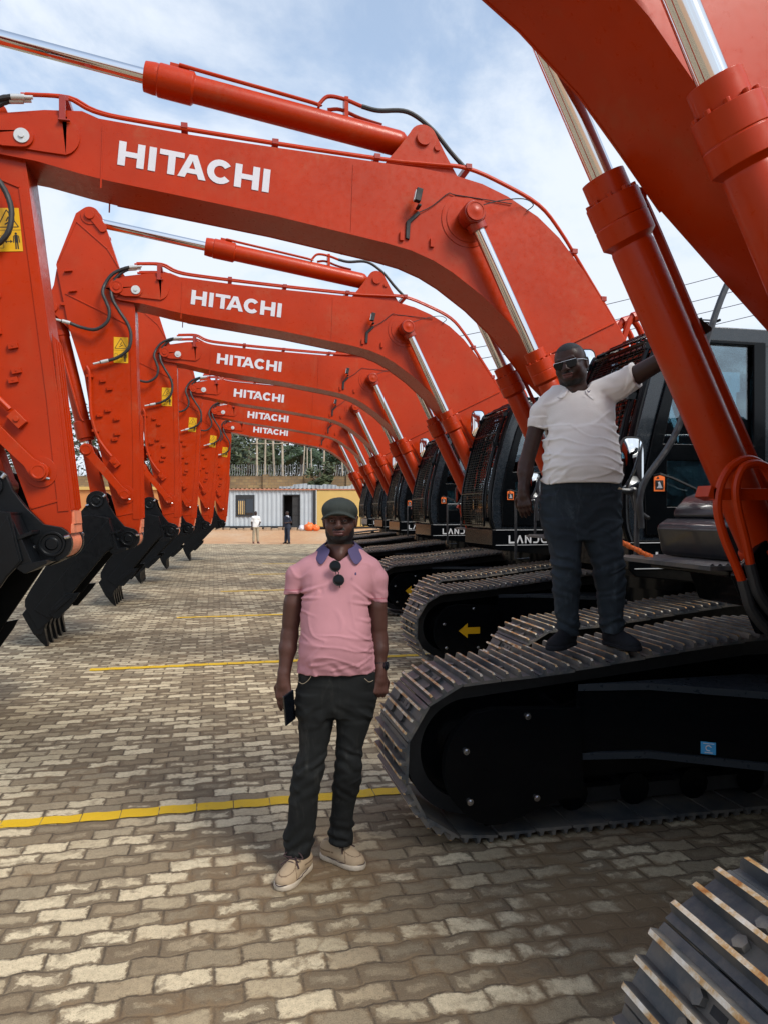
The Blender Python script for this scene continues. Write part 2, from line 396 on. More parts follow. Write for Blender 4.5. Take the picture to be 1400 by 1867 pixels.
    for yy in (-.30, .30): m.prism([(3.55, 1.15), (3.42, 1.42), (3.60, 1.60), (3.9, 1.75), (4.1, 2.25), (4.30, 2.42), (4.48, 2.25), (4.75, 1.5), (4.75, 1.15)], yy-.02, yy+.02)
    pf = m.build('slewing_platform', 'gloss black', rt, bevel=.01)
    m = MB(); word(m, 'LANDCROS', (3.33, 1.285), (1, 0), (0, 1), .105, .22, glyph2, -1.5045, .002)
    m.build('lettering', 'letter silver', pf, fix=False)
    m = MB()
    for zz_ in (1.262, 1.462): m.box((4.2, -1.504, zz_), (2.1, .008, .006))
    m.build('trim_strip', 'letter silver', pf, split=True)
    # ---- cab
    cab_prof = [(3.14, 1.475), (3.10, 1.62), (3.10, 1.92), (3.17, 2.32), (3.29, 2.75), (3.40, 3.04), (3.50, 3.13), (3.66, 3.17), (5.0, 3.17), (5.08, 3.08), (5.08, 1.475)]
    up = [(3.37, 2.23), (3.46, 2.60), (3.57, 2.95), (3.64, 3.03), (4.22, 3.03), (4.22, 2.23)]
    low = [(3.42, 1.74), (3.42, 2.10), (4.05, 2.10), (4.05, 1.80), (3.95, 1.74)]
    rear = [(4.38, 2.23), (4.38, 3.03), (4.88, 3.03), (4.88, 2.23)]
    m = MB()
    m.prism(cab_prof, -1.5, -1.455, holes=[up, low, rear]); m.prism(cab_prof, -.545, -.50, holes=[up, rear])
    m.prism([(3.66, 3.17), (3.50, 3.13), (3.40, 3.04), (3.45, 3.02), (3.54, 3.09), (3.67, 3.12), (5.0, 3.12), (5.03, 3.08), (5.03, 2.3), (5.03, 1.5), (3.2, 1.50), (3.16, 1.60), (3.16, 1.74), (3.10, 1.74), (3.10, 1.62), (3.14, 1.475), (5.08, 1.475), (5.08, 3.08), (5.0, 3.17)], -1.455, -.545)
    cb = m.build('cab', 'cab blue black', rt, bevel=.012)
    # door: raised frame on the left side
    m = MB()
    dor = [(3.24, 1.52), (3.22, 1.95), (3.31, 2.35), (3.43, 2.76), (3.55, 3.06), (4.31, 3.06), (4.31, 1.52)]
    m.prism(dor, -1.524, -1.4995, holes=[[(x_+(.015 if x_ < 3.9 else -.02), z_) for x_, z_ in up], low])
    dr = m.build('door', 'gloss black', cb, bevel=.006)
    m = MB(); m.box((4.22, -1.545, 1.98), (.12, .025, .03)); m.tube([(3.30, -1.53, 1.98), (3.32, -1.58, 1.99), (3.42, -1.59, 1.96), (3.62, -1.59, 1.88), (3.66, -1.53, 1.86)], .010, 6)
    m.build('door_handle', 'matt black', dr, split=True)
    for nm, lp in (('side_window', up), ('side_window', rear), ('lower_window', low)):
        m = MB(); m.prism(lp, -1.482, -1.476); m.build(nm, 'cab glass', cb, fix=True)
        if lp is not low: m = MB(); m.prism(lp, -.524, -.518); m.build(nm, 'cab glass', cb)
    m = MB(); ws = [(3.115, 1.74), (3.115, 1.92), (3.183, 2.32), (3.303, 2.75), (3.41, 3.02)]
    m.prism(ws+[(x_+.006, z_) for x_, z_ in reversed(ws)], -1.455, -.545); m.build('windscreen', 'cab glass', cb)
    m = MB()
    for yy in (-1.478, -.522):
        m.tube(smoothpath([(x_-.02, yy, z_) for x_, z_ in cab_prof[:8]], 4), .028, 8)
        m.tube(smoothpath([(x_-.07, yy*1.0+(0.03 if yy < -1 else -.03), z_) for x_, z_ in cab_prof[1:7]], 4), .017, 8)
    m.box((3.09, -1.0, 1.90), (.04, .93, .05))
    m.build('windscreen_frame', 'gloss black', cb)
    # front guard: mesh of steel bars standing off the windscreen
    gp = smoothpath([(x_-.085, 0, z_) for x_, z_ in [(3.10, 1.52), (3.09, 1.92), (3.17, 2.32), (3.29, 2.75), (3.42, 3.05)]], 12)
    m = MB()
    for k in range(11):
        yy = -1.43+k*.86/10
        m.tube([(p.x, yy, p.z) for p in gp[::3]], .005 if k not in (0, 10) else .017, 5)
    zl = 0
    for i, p in enumerate(gp):
        m.tube([(p.x, -1.43, p.z), (p.x, -.57, p.z)], .016 if i in (0, 13, 36, len(gp)-1) else .0045, 5)
    for z_, x_ in ((1.6, 3.10), (2.6, 3.23), (3.0, 3.38)):
        for yy in (-1.45, -.55): m.box((x_-.05, yy, z_), (.12, .03, .05))
    m.build('front_guard', 'gloss black', cb)
    # roof guard grille
    m = MB()
    for k in range(13): m.tube([(3.36, -1.42+k*.07, 3.10), (3.62, -1.42+k*.07, 3.235), (3.95, -1.42+k*.07, 3.24)], .006, 4)
    for x_, z_ in ((3.36, 3.10), (3.49, 3.17), (3.62, 3.235), (3.78, 3.24), (3.95, 3.24)): m.tube([(x_, -1.44, z_), (x_, -.56, z_)], .012, 6)
    m.build('roof_guard', 'gloss black', cb)
    # seat, console, wrapped in clear plastic
    m = MB()
    m.box((4.30, -1.0, 1.95), (.5, .5, .13)); m.box((4.55, -1.0, 2.3), (.12, .48, .62), rot=Matrix.Rotation(R(-8), 3, 'Y')); m.box((4.60, -1.0, 2.68), (.10, .26, .18))
    for yy in (-1.32, -.68): m.box((4.15, yy, 2.05), (.5, .12, .14)); m.cyl((3.98, yy, 2.1), (3.93, yy, 2.32), .02, 8); m.steps((3.93, yy, 2.3), (0, 0, 1), [(0, .02), (.03, .035), (.09, .03), (.11, .01)], 10)
    m.box((3.50, -.72, 2.32), (.08, .22, .18)); m.box((4.35, -1.0, 1.72), (.4, .4, .34)); m.box((4.8, -1.0, 1.9), (.3, .8, .8))
    m.cyl((3.55, -1.15, 1.55), (3.6, -1.15, 2.0), .012, 6); m.cyl((3.55, -.9, 1.55), (3.6, -.9, 2.0), .012, 6)
    st = m.build('driver_seat', 'matt black', cb, bevel=.02)
    bm = bmesh.new(); bmesh.ops.create_icosphere(bm, subdivisions=4, radius=1)
    from mathutils import noise as mn
    for v in bm.verts:
        n_ = mn.fractal(v.co*2.3, 1, 2, 4); v.co = Vector((v.co.x*.36, v.co.y*.30, v.co.z*.27))*(1+.45*n_)+Vector((3.80, -1.24, 1.95))
        v.co.y = max(v.co.y, -1.462)
    me = bpy.data.meshes.new('plastic_wrap'); bm.to_mesh(me); bm.free(); me.materials.append(MAT['plastic wrap']); o = bpy.data.objects.new('plastic_wrap', me); col.objects.link(o); o.parent = cb
    # labels on the cab door
    m = MB(); yl = -1.5265
    m.prism(bx(3.30, 1.86, 3.395, 1.985), yl-.001, yl, 0); m.prism(bx(3.312, 1.872, 3.383, 1.945), yl-.002, yl-.001, 1)
    m.prism([(3.325, 1.885), (3.375, 1.885), (3.362, 1.91), (3.35, 1.935), (3.335, 1.93), (3.34, 1.905)], yl-.003, yl-.002, 2)
    m.prism([(3.322, 1.957), (3.335, 1.978), (3.348, 1.957)], yl-.003, yl-.001, 1)
    m.build('warning_label', ['label orange', 'matt black', 'letter white'], cb, fix=True)
    # mirrors
    def mirror(nm, c, hw, hh, rz, parent, arm_):
        a = Matrix.Rotation(rz, 3, 'Z'); m = MB(); pr = []
        for q in range(28):
            t = 2*math.pi*q/28; cx_, sx_ = math.cos(t), math.sin(t)
            pr.append((hw*abs(cx_)**.5*(1 if cx_ > 0 else -1), hh*abs(sx_)**.5*(1 if sx_ > 0 else -1)))
        m.prism(pr, 0, .07, 0, f3=lambda x_, z_, y_: tuple(Vector(c)+a @ Vector((x_*(1 if y_ < .03 else .8), y_, z_*(1 if y_ < .03 else .85)))))
        m.tube(arm_, .014, 8)
        o_ = m.build(nm, 'matt black', parent, bevel=.008)
        m = MB(); rings = 6
        m.v = [tuple(Vector(c)+a @ Vector((x_*.9*q/rings, -.004-.020*(1-(q/rings)**2), z_*.93*q/rings))) for q in range(1, rings+1) for x_, z_ in pr]+[tuple(Vector(c)+a @ Vector((0, -.024, 0)))]
        m.f = [(q*28+k, q*28+(k+1) % 28, (q+1)*28+(k+1) % 28, (q+1)*28+k) for q in range(rings-1) for k in range(28)]+[(k, (k+1) % 28, rings*28) for k in range(28)]; m.mi = [0]*len(m.f)
        m.build('mirror_glass', 'mirror glass', o_)
    mirror('mirror', (3.27, -.50, 2.98), .10, .20, R(-18), rt, [(3.30, -.44, 2.9), (3.32, -.45, 2.72), (3.32, -.52, 2.62)])
    mirror('mirror', (3.72, 1.60, 1.99), .095, .185, R(8), rt, [(3.72, 1.64, 1.9), (3.74, 1.60, 1.72), (3.76, 1.48, 1.66)])
    # right-hand catwalk: toolbox, steps, handrails
    m = MB()
    m.prism([(3.80, 1.44), (3.76, 1.62), (3.83, 1.66), (4.75, 1.66), (4.75, 1.44)], .80, 1.42)
    m.prism([(3.84, 1.665), (3.86, 1.72), (3.93, 1.79), (4.05, 1.83), (4.70, 1.83), (4.75, 1.665)], .84, 1.38)
    tb = m.build('toolbox', 'charcoal panel', rt, bevel=.03, seg=3)
    m = MB(); m.steps((4.15, .795, 1.56), (0, -1, 0), [(0, .018), (.012, .018), (.012, .01)], 12); m.build('toolbox_lock', 'bolt steel', tb)
    m = MB()
    m.box((4.10, 1.12, 1.415), (1.0, .86, .022))
    for i in range(22): m.prism([(3.62+i*.045, 1.426), (3.635+i*.045, 1.438), (3.65+i*.045, 1.426)], .72, 1.54)
    m.build('checker_step', 'shoe steel', rt)
    m = MB()
    m.tube(smoothpath([(3.70, 1.52, 1.42), (3.70, 1.52, 1.80), (3.64, 1.53, 1.83), (3.46, 1.53, 1.83)], 6), .017, 8)
    m.tube(smoothpath([(3.72, 1.50, 1.60), (3.73, 1.50, 1.86), (3.98, 1.50, 2.23), (4.28, 1.50, 3.04), (4.42, 1.5, 3.2), (4.75, 1.5, 3.2), (4.85, 1.5, 3.05), (4.85, 1.5, 2.4)], 7), .021, 8)
    m.tube([(3.46, 1.53, 1.83), (3.46, 1.53, 1.15), (3.62, 1.50, 1.15)], .017, 8)
    m.build('handrail', 'charcoal panel', rt)
    # ---- engine housing, fuel tank and counterweight
    m = MB()
    m.prism([(5.12, 1.475), (5.12, 2.42), (5.25, 2.5), (7.35, 2.5), (7.4, 1.475)], -1.5, -.45)
    m.prism([(4.80, 1.405), (4.80, 2.30), (4.9, 2.42), (7.35, 2.5), (7.4, 1.405)], .45, 1.5)
    eh = m.build('engine_housing', 'charcoal panel', rt, bevel=.03)
    m = MB(); m.prism([(5.0, 1.6), (5.0, 2.55), (5.2, 2.70), (7.0, 2.78), (7.35, 2.6), (7.35, 1.6)], -.45, .45)
    for k in range(9): m.box((5.75+k*.1, -1.508, 2.0), (.03, .012, .5))
    m.build('engine_hood', 'gloss black', eh, bevel=.02)
    m = MB(); pl = [(7.35, -1.5), (7.62, -1.45), (7.88, -1.2), (8.02, -.7), (8.06, 0), (8.02, .7), (7.88, 1.2), (7.62, 1.45), (7.35, 1.5)]
    m.prism(pl, 1.10, 2.45, 0, f3=lambda x_, y_, z_: (x_, y_, z_)); m.build('counterweight', 'orange paint', rt, bevel=.05, seg=3)
    # ---- boom
    HB = .25
    top = [(-1.60, 4.86), (-1.32, 4.915), (-1.036, 4.94), (-.91, 4.895), (-.178, 4.845), (.502, 4.818), (1.463, 4.785), (1.80, 4.775), (2.097, 4.745), (2.38, 4.69), (2.625, 4.60), (2.923, 4.44), (3.14, 4.26), (3.396, 3.96), (3.652, 3.60), (3.86, 3.29), (4.30, 2.52)]
    foot = arc(4.28, 2.25, .17, 55, -125, 8)
    bot = [(4.05, 2.09), (3.565, 2.50), (3.30, 2.74), (3.033, 2.985), (2.841, 3.215), (2.652, 3.433), (2.385, 3.665), (2.10, 3.86), (1.92, 3.955), (1.713, 4.03), (1.463, 4.082), (.502, 4.233), (-.31, 4.333), (-.826, 4.395), (-1.036, 4.43), (-1.38, 4.50), (-1.66, 4.53)]
    tip = arc(-1.66, 4.695, .165, 265, 110, 8)
    out = top+foot+bot+tip
    m = MB(); m.prism(out, -HB, HB)
    m.build_ = None
    # flanges proud of the side plates
    def strip(a, y0, y1, w0, w1, mi=0):
        for i in range(len(a)-1):
            (x0_, z0_), (x1_, z1_) = a[i], a[i+1]; t = Vector((x1_-x0_, z1_-z0_)).normalized(); n_ = Vector((-t.y, t.x))
            m.prism([(x0_+n_.x*w0, z0_+n_.y*w0), (x1_+n_.x*w0, z1_+n_.y*w0), (x1_+n_.x*w1, z1_+n_.y*w1), (x0_+n_.x*w1, z0_+n_.y*w1)], y0, y1, mi)
    bf = [p for p in reversed(bot) if -.95 < p[0] < 3.2]
    for s_ in (-1, 1):
        ys = sorted((s_*(HB-.002), s_*(HB+.009)))
        strip(bf, *ys, -.004, .016)
        m.prism([(-1.58, 4.84), (-1.30, 4.875), (-1.16, 4.87)]+arc(-1.21, 4.715, .16, 80, -70, 10)+[(-1.36, 4.575), (-1.70, 4.60)]+arc(-1.70, 4.69, .13, 260, 130, 5), *sorted((s_*(HB-.002), s_*(HB+.02))))
        m.prism(circ(2.236, 4.345, .245, 36), *sorted((s_*(HB-.002), s_*(HB+.007))))
        m.prism(circ(2.236, 4.345, .20, 36), *sorted((s_*(HB+.006), s_*(HB+.014))))
        m.prism([(-1.84, 4.66)]+arc(-1.70, 4.69, .12, 200, 60, 6)+arc(-1.477, 4.67, .085, 60, -90, 7)+[(-1.62, 4.58)], *sorted((s_*(HB+.018), s_*(HB+.042))))
        m.steps((-1.72, s_*(HB+.03), 4.69), (0, s_, 0), [(0, .085), (.03, .085), (.03, .07), (.026, .068), (.026, .045), (.035, .04)], 22)
        for x_ in (-.885, 1.18): m.box((x_, s_*(HB+.001), 4.58 if x_ < 0 else 4.43), (.012, .008, .50 if x_ < 0 else .62), rot=Matrix.Rotation(R(2), 3, 'Y'))
        for x_, z_ in ((1.62, 4.145), (1.90, 4.11)):
            m.box((x_, s_*(HB+.012), z_), (.035, .025, .075)); 
        m.tube([(2.93, s_*(HB+.006), 3.12), (3.70, s_*(HB+.006), 3.50)], .012, 6)
    # lugs on top for the arm cylinder, small bosses
    lug = [(1.46, 4.78), (1.62, 4.98), (1.72, 5.12)]+arc(1.84, 5.07, .13, 150, 40, 7)+[(2.05, 4.95), (2.20, 4.70)]
    for yy in (-.17, .17): m.prism(lug, yy-.02, yy+.02)
    for s_ in (-1, 1): m.steps((1.84, s_*.188, 5.07), (0, s_, 0), [(0, .065), (.03, .065), (.03, .045)], 20)
    for s_ in (-1, 1): m.steps((1.97, s_*.188, 5.0), (0, s_, 0), [(0, .03), (.02, .03), (.02, .015)], 12)
    bo = m.build('boom', 'orange paint', rt, bevel=.005)
    m = MB(); ex = Vector((1.236, -.113)).normalized()
    word(m, 'HITACHI', (-.767, 4.535), ex, (-ex.y, ex.x), .197, [.17, .13, -.22, .02, .10, .15, 0], glyph, -HB-.003, .002)
    m.build('lettering', 'letter white', bo, fix=False)
    for s_ in (-1,):
        m = MB(); m.steps((-1.477, s_*(HB+.042), 4.67), (0, s_, 0), [(0, .058), (.010, .058), (.010, .02), (.022, .02), (.022, .01)], 24); m.build('pin_washer', 'washer white', bo)
    # steel pipes along the top edge
    pa = [(-1.50, 5.035), (-1.17, 5.05), (-.96, 4.965), (-.618, 4.925), (.506, 4.865), (1.474, 4.83), (1.88, 4.835), (2.245, 4.83), (2.60, 4.72), (2.95, 4.56), (3.17, 4.33), (3.42, 3.97), (3.72, 3.53), (3.96, 3.14)]
    for dz, yy in ((0.0, -.215), (.035, -.16), (0.0, .16), (.035, .215)):
        m = MB(); m.tube(smoothpath([(x_+dz*.6, yy, z_+dz) for x_, z_ in pa], 4), .0155, 8)
        m.build('hydraulic_pipe', 'orange paint', bo)
    m = MB()
    for x_, z_ in ((-1.18, 5.03), (-.25, 4.92), (.506, 4.87), (1.40, 4.84), (2.25, 4.84), (3.30, 4.15), (3.60, 3.72)):
        m.box((x_+.01, 0, z_+.01), (.055, .47, .045))
    for s_ in (-1, 1): m.box((-1.18, s_*(HB+.030), 4.93), (.05, .014, .21)); m.box((-1.165, s_*(HB+.043), 4.83), (.09, .03, .012))
    m.build('pipe_clamp', 'dark red hydraulics', bo, bevel=.003, split=True)
    # pipe elbows at the boom foot
    m = MB()
    for yy in (-.18, 0, .18):
        m.tube(smoothpath([(3.84, yy, 3.36), (3.92, yy, 3.56), (4.03, yy, 3.62), (4.14, yy, 3.50), (4.22, yy, 3.25), (4.30, yy, 3.0)], 5), .03, 8)
        m.steps((3.94, yy, 3.58), (.9, 0, .3), [(0, .05), (.09, .05), (.09, .035)], 8)
    m.build('hydraulic_elbow', 'orange paint', bo, split=True)
    m = MB()
    for yy in (-.18, 0, .18): m.tube(smoothpath([(4.30, yy, 3.0), (4.42, yy, 2.7), (4.55, yy, 2.3), (4.6, yy, 1.6)], 5), .028, 8)
    m.build('foot_hose', 'rubber', rt, split=True)
    # work lamp with bracket and wire
    m = MB(); m.prism([(1.655, 4.13), (1.69, 4.12), (1.70, 4.27), (1.79, 4.36), (1.77, 4.385), (1.66, 4.28)], -HB-.02, -HB); m.box((1.76, -HB-.06, 4.40), (.03, .10, .02))
    m.box((1.745, -HB-.11, 4.48), (.055, .06, .115), rot=Matrix.Rotation(R(12), 3, 'Y'))
    wl = m.build('work_lamp', 'matt black', bo, bevel=.006)
    m = MB(); m.box((1.715, -HB-.11, 4.475), (.012, .045, .09), rot=Matrix.Rotation(R(12), 3, 'Y')); m.build('lamp_lens', 'letter silver', wl)
    m = MB()
    m.tube(smoothpath([(1.76, -HB-.02, 4.36), (1.90, -HB-.012, 4.44), (2.05, -HB-.012, 4.565), (2.12, -HB-.012, 4.56), (2.5, -HB-.012, 4.54), (2.66, -HB-.012, 4.53)], 5), .0045, 5)
    m.tube(smoothpath([(2.30, -HB-.16, 4.42), (2.5, -HB-.12, 4.50), (2.75, -HB-.06, 4.565), (2.86, -HB-.04, 4.53), (2.80, -HB-.02, 4.47)], 6), .005, 5)
    m.build('lamp_wire', 'rubber', bo, split=True)
    # ---- boom cylinders
    a, b_ = Vector((2.236, 0, 4.345)), Vector((3.70, 0, 1.40)); d = (b_-a).normalized(); LL = (b_-a).length
    sd_ = Vector((-d.z, 0, d.x))
    for s_ in (-1, 1):
        yv = Vector((0, s_*.37, 0)); A = a+yv; g = 1.32
        m = MB()
        m.steps(A+d*g, d, [(0, .07), (0, .094), (.10, .094), (.10, .118), (.20, .118), (.203, .114), (.207, .118), (.29, .118), (.31, .095), (.315, .090), (.33, .094), (LL-g-.17, .094), (LL-g-.16, .104), (LL-g-.12, .104), (LL-g-.11, .08), (LL-g-.05, .06)], 28)
        for k in range(10):
            q = 2*math.pi*k/10; p = A+d*(g+.085)+(Vector((0, 1, 0))*math.cos(q)+sd_*math.sin(q))*.106; m.cyl(p, p+d*.032, .012, 8)
        m.steps(a+d*LL+yv-Vector((0, .07, 0)), (0, 1, 0), [(0, .06), (0, .10), (.14, .10), (.14, .06)], 24)
        m.box(tuple(A+d*(g+.15)+Vector((.10, s_*.02, .05))), (.07, .09, .10))
        cy = m.build('boom_cylinder', 'dark red hydraulics' if False else 'orange paint', rt, bevel=.003)
        m = MB(); m.cyl(A+d*.12, A+d*(g+.02), .054, 24); m.build('rod', 'chrome', cy)
        m = MB()
        m.steps(a+yv-Vector((0, .095, 0)), (0, 1, 0), [(0, .05), (0, .095), (.02, .105), (.17, .105), (.19, .095), (.19, .05)], 26)
        m.steps(A+d*.08, d, [(0, .09), (.07, .085), (.07, .075)], 22)
        m.build('rod_eye', 'dark red hydraulics', cy, bevel=.004)
        m = MB(); m.steps(a+yv+Vector((0, s_*.095, 0)), (0, s_, 0), [(0, .085), (.02, .085), (.02, .070), (.016, .068), (.016, .03), (.02, .02)], 24); m.build('pin_cap', 'orange paint', cy)
        off = sd_*.165+Vector((0, .03, 0))
        m = MB(); m.tube(smoothpath([A+d*(g+.10)+off*.75, A+d*(g+.18)+off, A+d*(g+.9)+off, A+d*(LL-.42)+off, A+d*(LL-.3)+off*.8], 4), .020, 8)
        m.build('hydraulic_pipe', 'orange paint', cy)
        # looping pipes at the cylinder foot
        m = MB(); yo = yv.y-.22
        for k, PP in enumerate((LOOPA, LOOPB)): m.tube(smoothpath([(x_, yo-.03*k, z_) for x_, z_ in PP], 5), .019, 10)
        m.box((3.42, yo+.01, 1.775), (.42, .03, .05)); m.box((3.215, yo+.04, 1.78), (.05, .09, .05), rot=Matrix.Rotation(R(20), 3, 'Y')); m.box((3.56, yo, 1.79), (.07, .07, .06))
        m.build('pipe_loop', 'orange paint', cy, bevel=.002)
        m = MB()
        for k, PP in enumerate((LOOPA, LOOPB)):
            x_, z_ = PP[0]; m.tube(smoothpath([(x_-.012, yo-.03*k, z_+.04), (x_, yo-.03*k, z_), (x_+.04, yo-.03*k, z_-.10), (x_+.16, yo-.02*k, z_-.20), (x_+.4, yo, z_-.22)], 5), .024, 10)
        m.build('hose', 'rubber', cy, split=True)
    # ---- arm cylinder
    a, b_ = Vector((1.84, 0, 5.07)), Vector((-2.04, 0, 5.64)); d = (b_-a).normalized(); LL = (b_-a).length; g = 2.40
    m = MB()
    m.steps(a+d*.10, d, [(0, .06), (.06, .105), (.1, .112), (g-.48, .112), (g-.46, .135), (g-.18, .135), (g-.17, .125), (g-.14, .128), (g-.06, .12), (g-.06, .07)], 28)
    m.steps(a-Vector((0, .14, 0)), (0, 1, 0), [(0, .05), (0, .10), (.28, .10), (.28, .05)], 22)
    for k in range(10):
        q = 2*math.pi*k/10; p = a+d*(g-.10)+(Vector((0, 1, 0))*math.cos(q)+Vector((-d.z, 0, d.x))*math.sin(q))*.115; m.cyl(p, p+d*.05, .012, 8)
    m.box(tuple(a+d*(g-.25)+Vector((0, 0, .13))), (.16, .09, .06), rot=Matrix.Rotation(R(8), 3, 'Y'))
    ac = m.build('arm_cylinder', 'orange paint', rt, bevel=.003)
    m = MB(); m.cyl(a+d*(g-.1), a+d*(LL-.1), .062, 24); m.build('rod', 'chrome', ac)
    m = MB(); m.steps(b_-Vector((0, .09, 0)), (0, 1, 0), [(0, .05), (0, .12), (.18, .12), (.18, .05)], 22); m.build('rod_eye', 'dark red hydraulics', ac)
    m = MB(); m.tube(smoothpath([a+d*(g-.25)+Vector((0, -.05, .15)), a+d*(g-.5)+Vector((0, -.06, .14)), a+d*1.0+Vector((0, -.07, .125)), (.90, -.07, 5.32), (.99, -.07, 5.41), (1.14, -.07, 5.405), (1.30, -.07, 5.36)], 5), .017, 8)
    m.tube(smoothpath([(1.0, .0, 5.33), (1.12, 0, 5.345), (1.3, 0, 5.29), (1.5, 0, 5.25)], 4), .017, 8); m.box((1.16, -.03, 5.33), (.035, .1, .2))
    m.build('hydraulic_pipe', 'orange paint', ac)
    m = MB(); m.tube(smoothpath([(1.30, -.07, 5.36), (1.45, -.08, 5.335), (1.72, -.09, 5.35), (1.95, -.10, 5.21), (2.12, -.11, 5.02), (2.28, -.12, 4.86)], 6), .021, 8); m.build('hose', 'rubber', ac)
    # ---- arm
    HA = .205
    arm = [(-1.69, 4.966), (-1.60, 4.84), (-1.495, 4.457), (-1.467, 3.5), (-1.431, 2.54), (-1.425, 1.56)]+arc(-1.555, 1.345, .115, 20, -150, 8)+[(-1.70, 1.52), (-1.815, 2.0), (-1.94, 2.52), (-2.063, 3.039), (-2.132, 3.50), (-2.329, 4.145), (-2.484, 4.96), (-2.475, 5.0), (-2.24, 5.66)]+list(reversed(arc(-2.065, 5.64, .125, 10, 130, 8)))+[(-1.87, 5.525)]
    m = MB(); m.prism(arm, -HA, HA)
    for s_ in (-1, 1):
        y2 = lambda h: sorted((s_*(HA-.002), s_*(HA+h)))
        for a_, c_ in (((-2.37, 4.587), (-1.56, 4.21)), ((-2.235, 5.55), (-1.845, 5.22)), ((-1.845, 5.22), (-1.70, 4.98)), ((-2.235, 5.55), (-2.46, 5.0))):
            t = Vector((c_[0]-a_[0], c_[1]-a_[1])).normalized(); n_ = Vector((-t.y, t.x))*.007
            m.prism([(a_[0]-n_.x, a_[1]-n_.y), (c_[0]-n_.x, c_[1]-n_.y), (c_[0]+n_.x, c_[1]+n_.y), (a_[0]+n_.x, a_[1]+n_.y)], *y2(.010))
        m.prism([(-1.50, 4.2), (-1.475, 3.5), (-1.445, 2.5), (-1.438, 1.60), (-1.52, 1.60), (-1.52, 2.5), (-1.545, 3.5), (-1.565, 4.2)], *y2(.008))
        m.prism([(-1.72, 1.66), (-1.52, 1.70), (-1.52, 1.68), (-1.715, 1.64)], *y2(.008))
        m.prism(circ(-2.065, 5.64, .115, 26), *y2(.012)); m.steps((-2.065, s_*(HA+.01), 5.65), (0, s_, 0), [(0, .062), (.035, .062), (.035, .045)], 20)
        m.prism(arc(-2.065, 5.64, .075, 150, 60, 5)+arc(-1.91, 5.49, .06, 30, -110, 6), *sorted((s_*(HA+.011), s_*(HA+.026))))
        m.prism(circ(-1.62, 1.93, .125, 28), *y2(.012))
        for x_, z_ in ((-2.33, 4.883), (-2.275, 4.62)): m.box((x_, s_*(HA+.02), z_), (.10, .04, .018), rot=Matrix.Rotation(R(-10), 3, 'Y'))
        for x_, z_ in ((-1.90, 3.455), (-1.815, 3.35), (-1.836, 3.061), (-1.725, 2.947), (-1.718, 2.749), (-1.75, 2.675), (-1.94, 2.99)):
            m.box((x_, s_*(HA+.015), z_), (.072, .03, .045), rot=Matrix.Rotation(R(-8), 3, 'Y')); m.cyl((x_, s_*(HA+.03), z_), (x_, s_*(HA+.034), z_), .008, 8)
        # lug of the bucket cylinder
        m.prism([(-2.484, 4.92), (-2.52, 4.70), (-2.61, 4.48)]+arc(-2.53, 4.40, .105, 150, 290, 8)+[(-2.40, 4.20), (-2.30, 4.10), (-2.25, 4.5)], *sorted((s_*.13, s_*.17)))
        m.steps((-2.53, s_*.168, 4.40), (0, s_, 0), [(0, .062), (.035, .062), (.035, .048)], 20)
        m.box((-2.40, s_*.185, 4.45), (.06, .05, .04))
    for k in range(4): m.prism([(-1.435, 3.05), (-1.415, 3.0), (-1.395, 1.62), (-1.43, 1.60)], -.185+k*.1, -.175+k*.1)
    am = m.build('arm', 'orange paint', rt, bevel=.005)
    m = MB(); m.box((-1.43, 0, 1.545), (.045, .33, .11)); m.box((-1.44, 0, 1.455), (.045, .40, .075)); m.steps((-1.555, -.21, 1.345), (0, 1, 0), [(0, .08), (0, .125), (.42, .125), (.42, .08)], 26); m.build('wear_pad', 'bare pad', am, bevel=.004)
    # warning label with triangle, machine and figure
    m = MB(); yl = -HA-.003
    x0, z0, wL, hL = -1.765, 3.70, .185, .345
    fz = lambda u_, v_: (x0+u_*wL, z0+v_*hL)
    m.prism([fz(0, 0), fz(1, 0), fz(1, 1), fz(0, 1)], yl-.001, yl, 0)
    def ln(mb, p, q, w_, mi=1):
        p, q = Vector(p), Vector(q); t = (q-p).normalized(); n_ = Vector((-t.y, t.x))*w_/2
        mb.prism([tuple(p-n_), tuple(q-n_), tuple(q+n_), tuple(p+n_)], yl-.002, yl-.001, mi)
    T = [fz(.08, .56), fz(.92, .56), fz(.5, .96)]
    for i in range(3): ln(m, T[i], T[(i+1) % 3], .007)
    ln(m, fz(.0, .49), fz(1, .49), .003); ln(m, fz(.38, .62), fz(.62, .70), .01); ln(m, fz(.45, .70), fz(.55, .80), .008)
    ln(m, fz(.30, .23), fz(.62, .23), .006)
    for q, dd in ((.30, 1), (.62, -1)):
        m.prism([fz(q, .23), fz(q+.09*dd, .27), fz(q+.09*dd, .19)], yl-.002, yl-.001, 1)
    R_ = [fz(.08, .08), fz(.25, .08), fz(.25, .36), fz(.08, .36)]
    for i in range(4): ln(m, R_[i], R_[(i+1) % 4], .003)
    m.prism(circ(*fz(.78, .41), .009, 12), yl-.002, yl-.001, 1)
    ln(m, fz(.78, .38), fz(.78, .20), .026); ln(m, fz(.745, .22), fz(.735, .05), .010); ln(m, fz(.815, .22), fz(.825, .05), .010); ln(m, fz(.68, .36), fz(.66, .20), .007); ln(m, fz(.88, .36), fz(.90, .20), .007)
    m.build('warning_label', ['label yellow', 'matt black'], am)
    # pipes on the arm side
    m = MB()
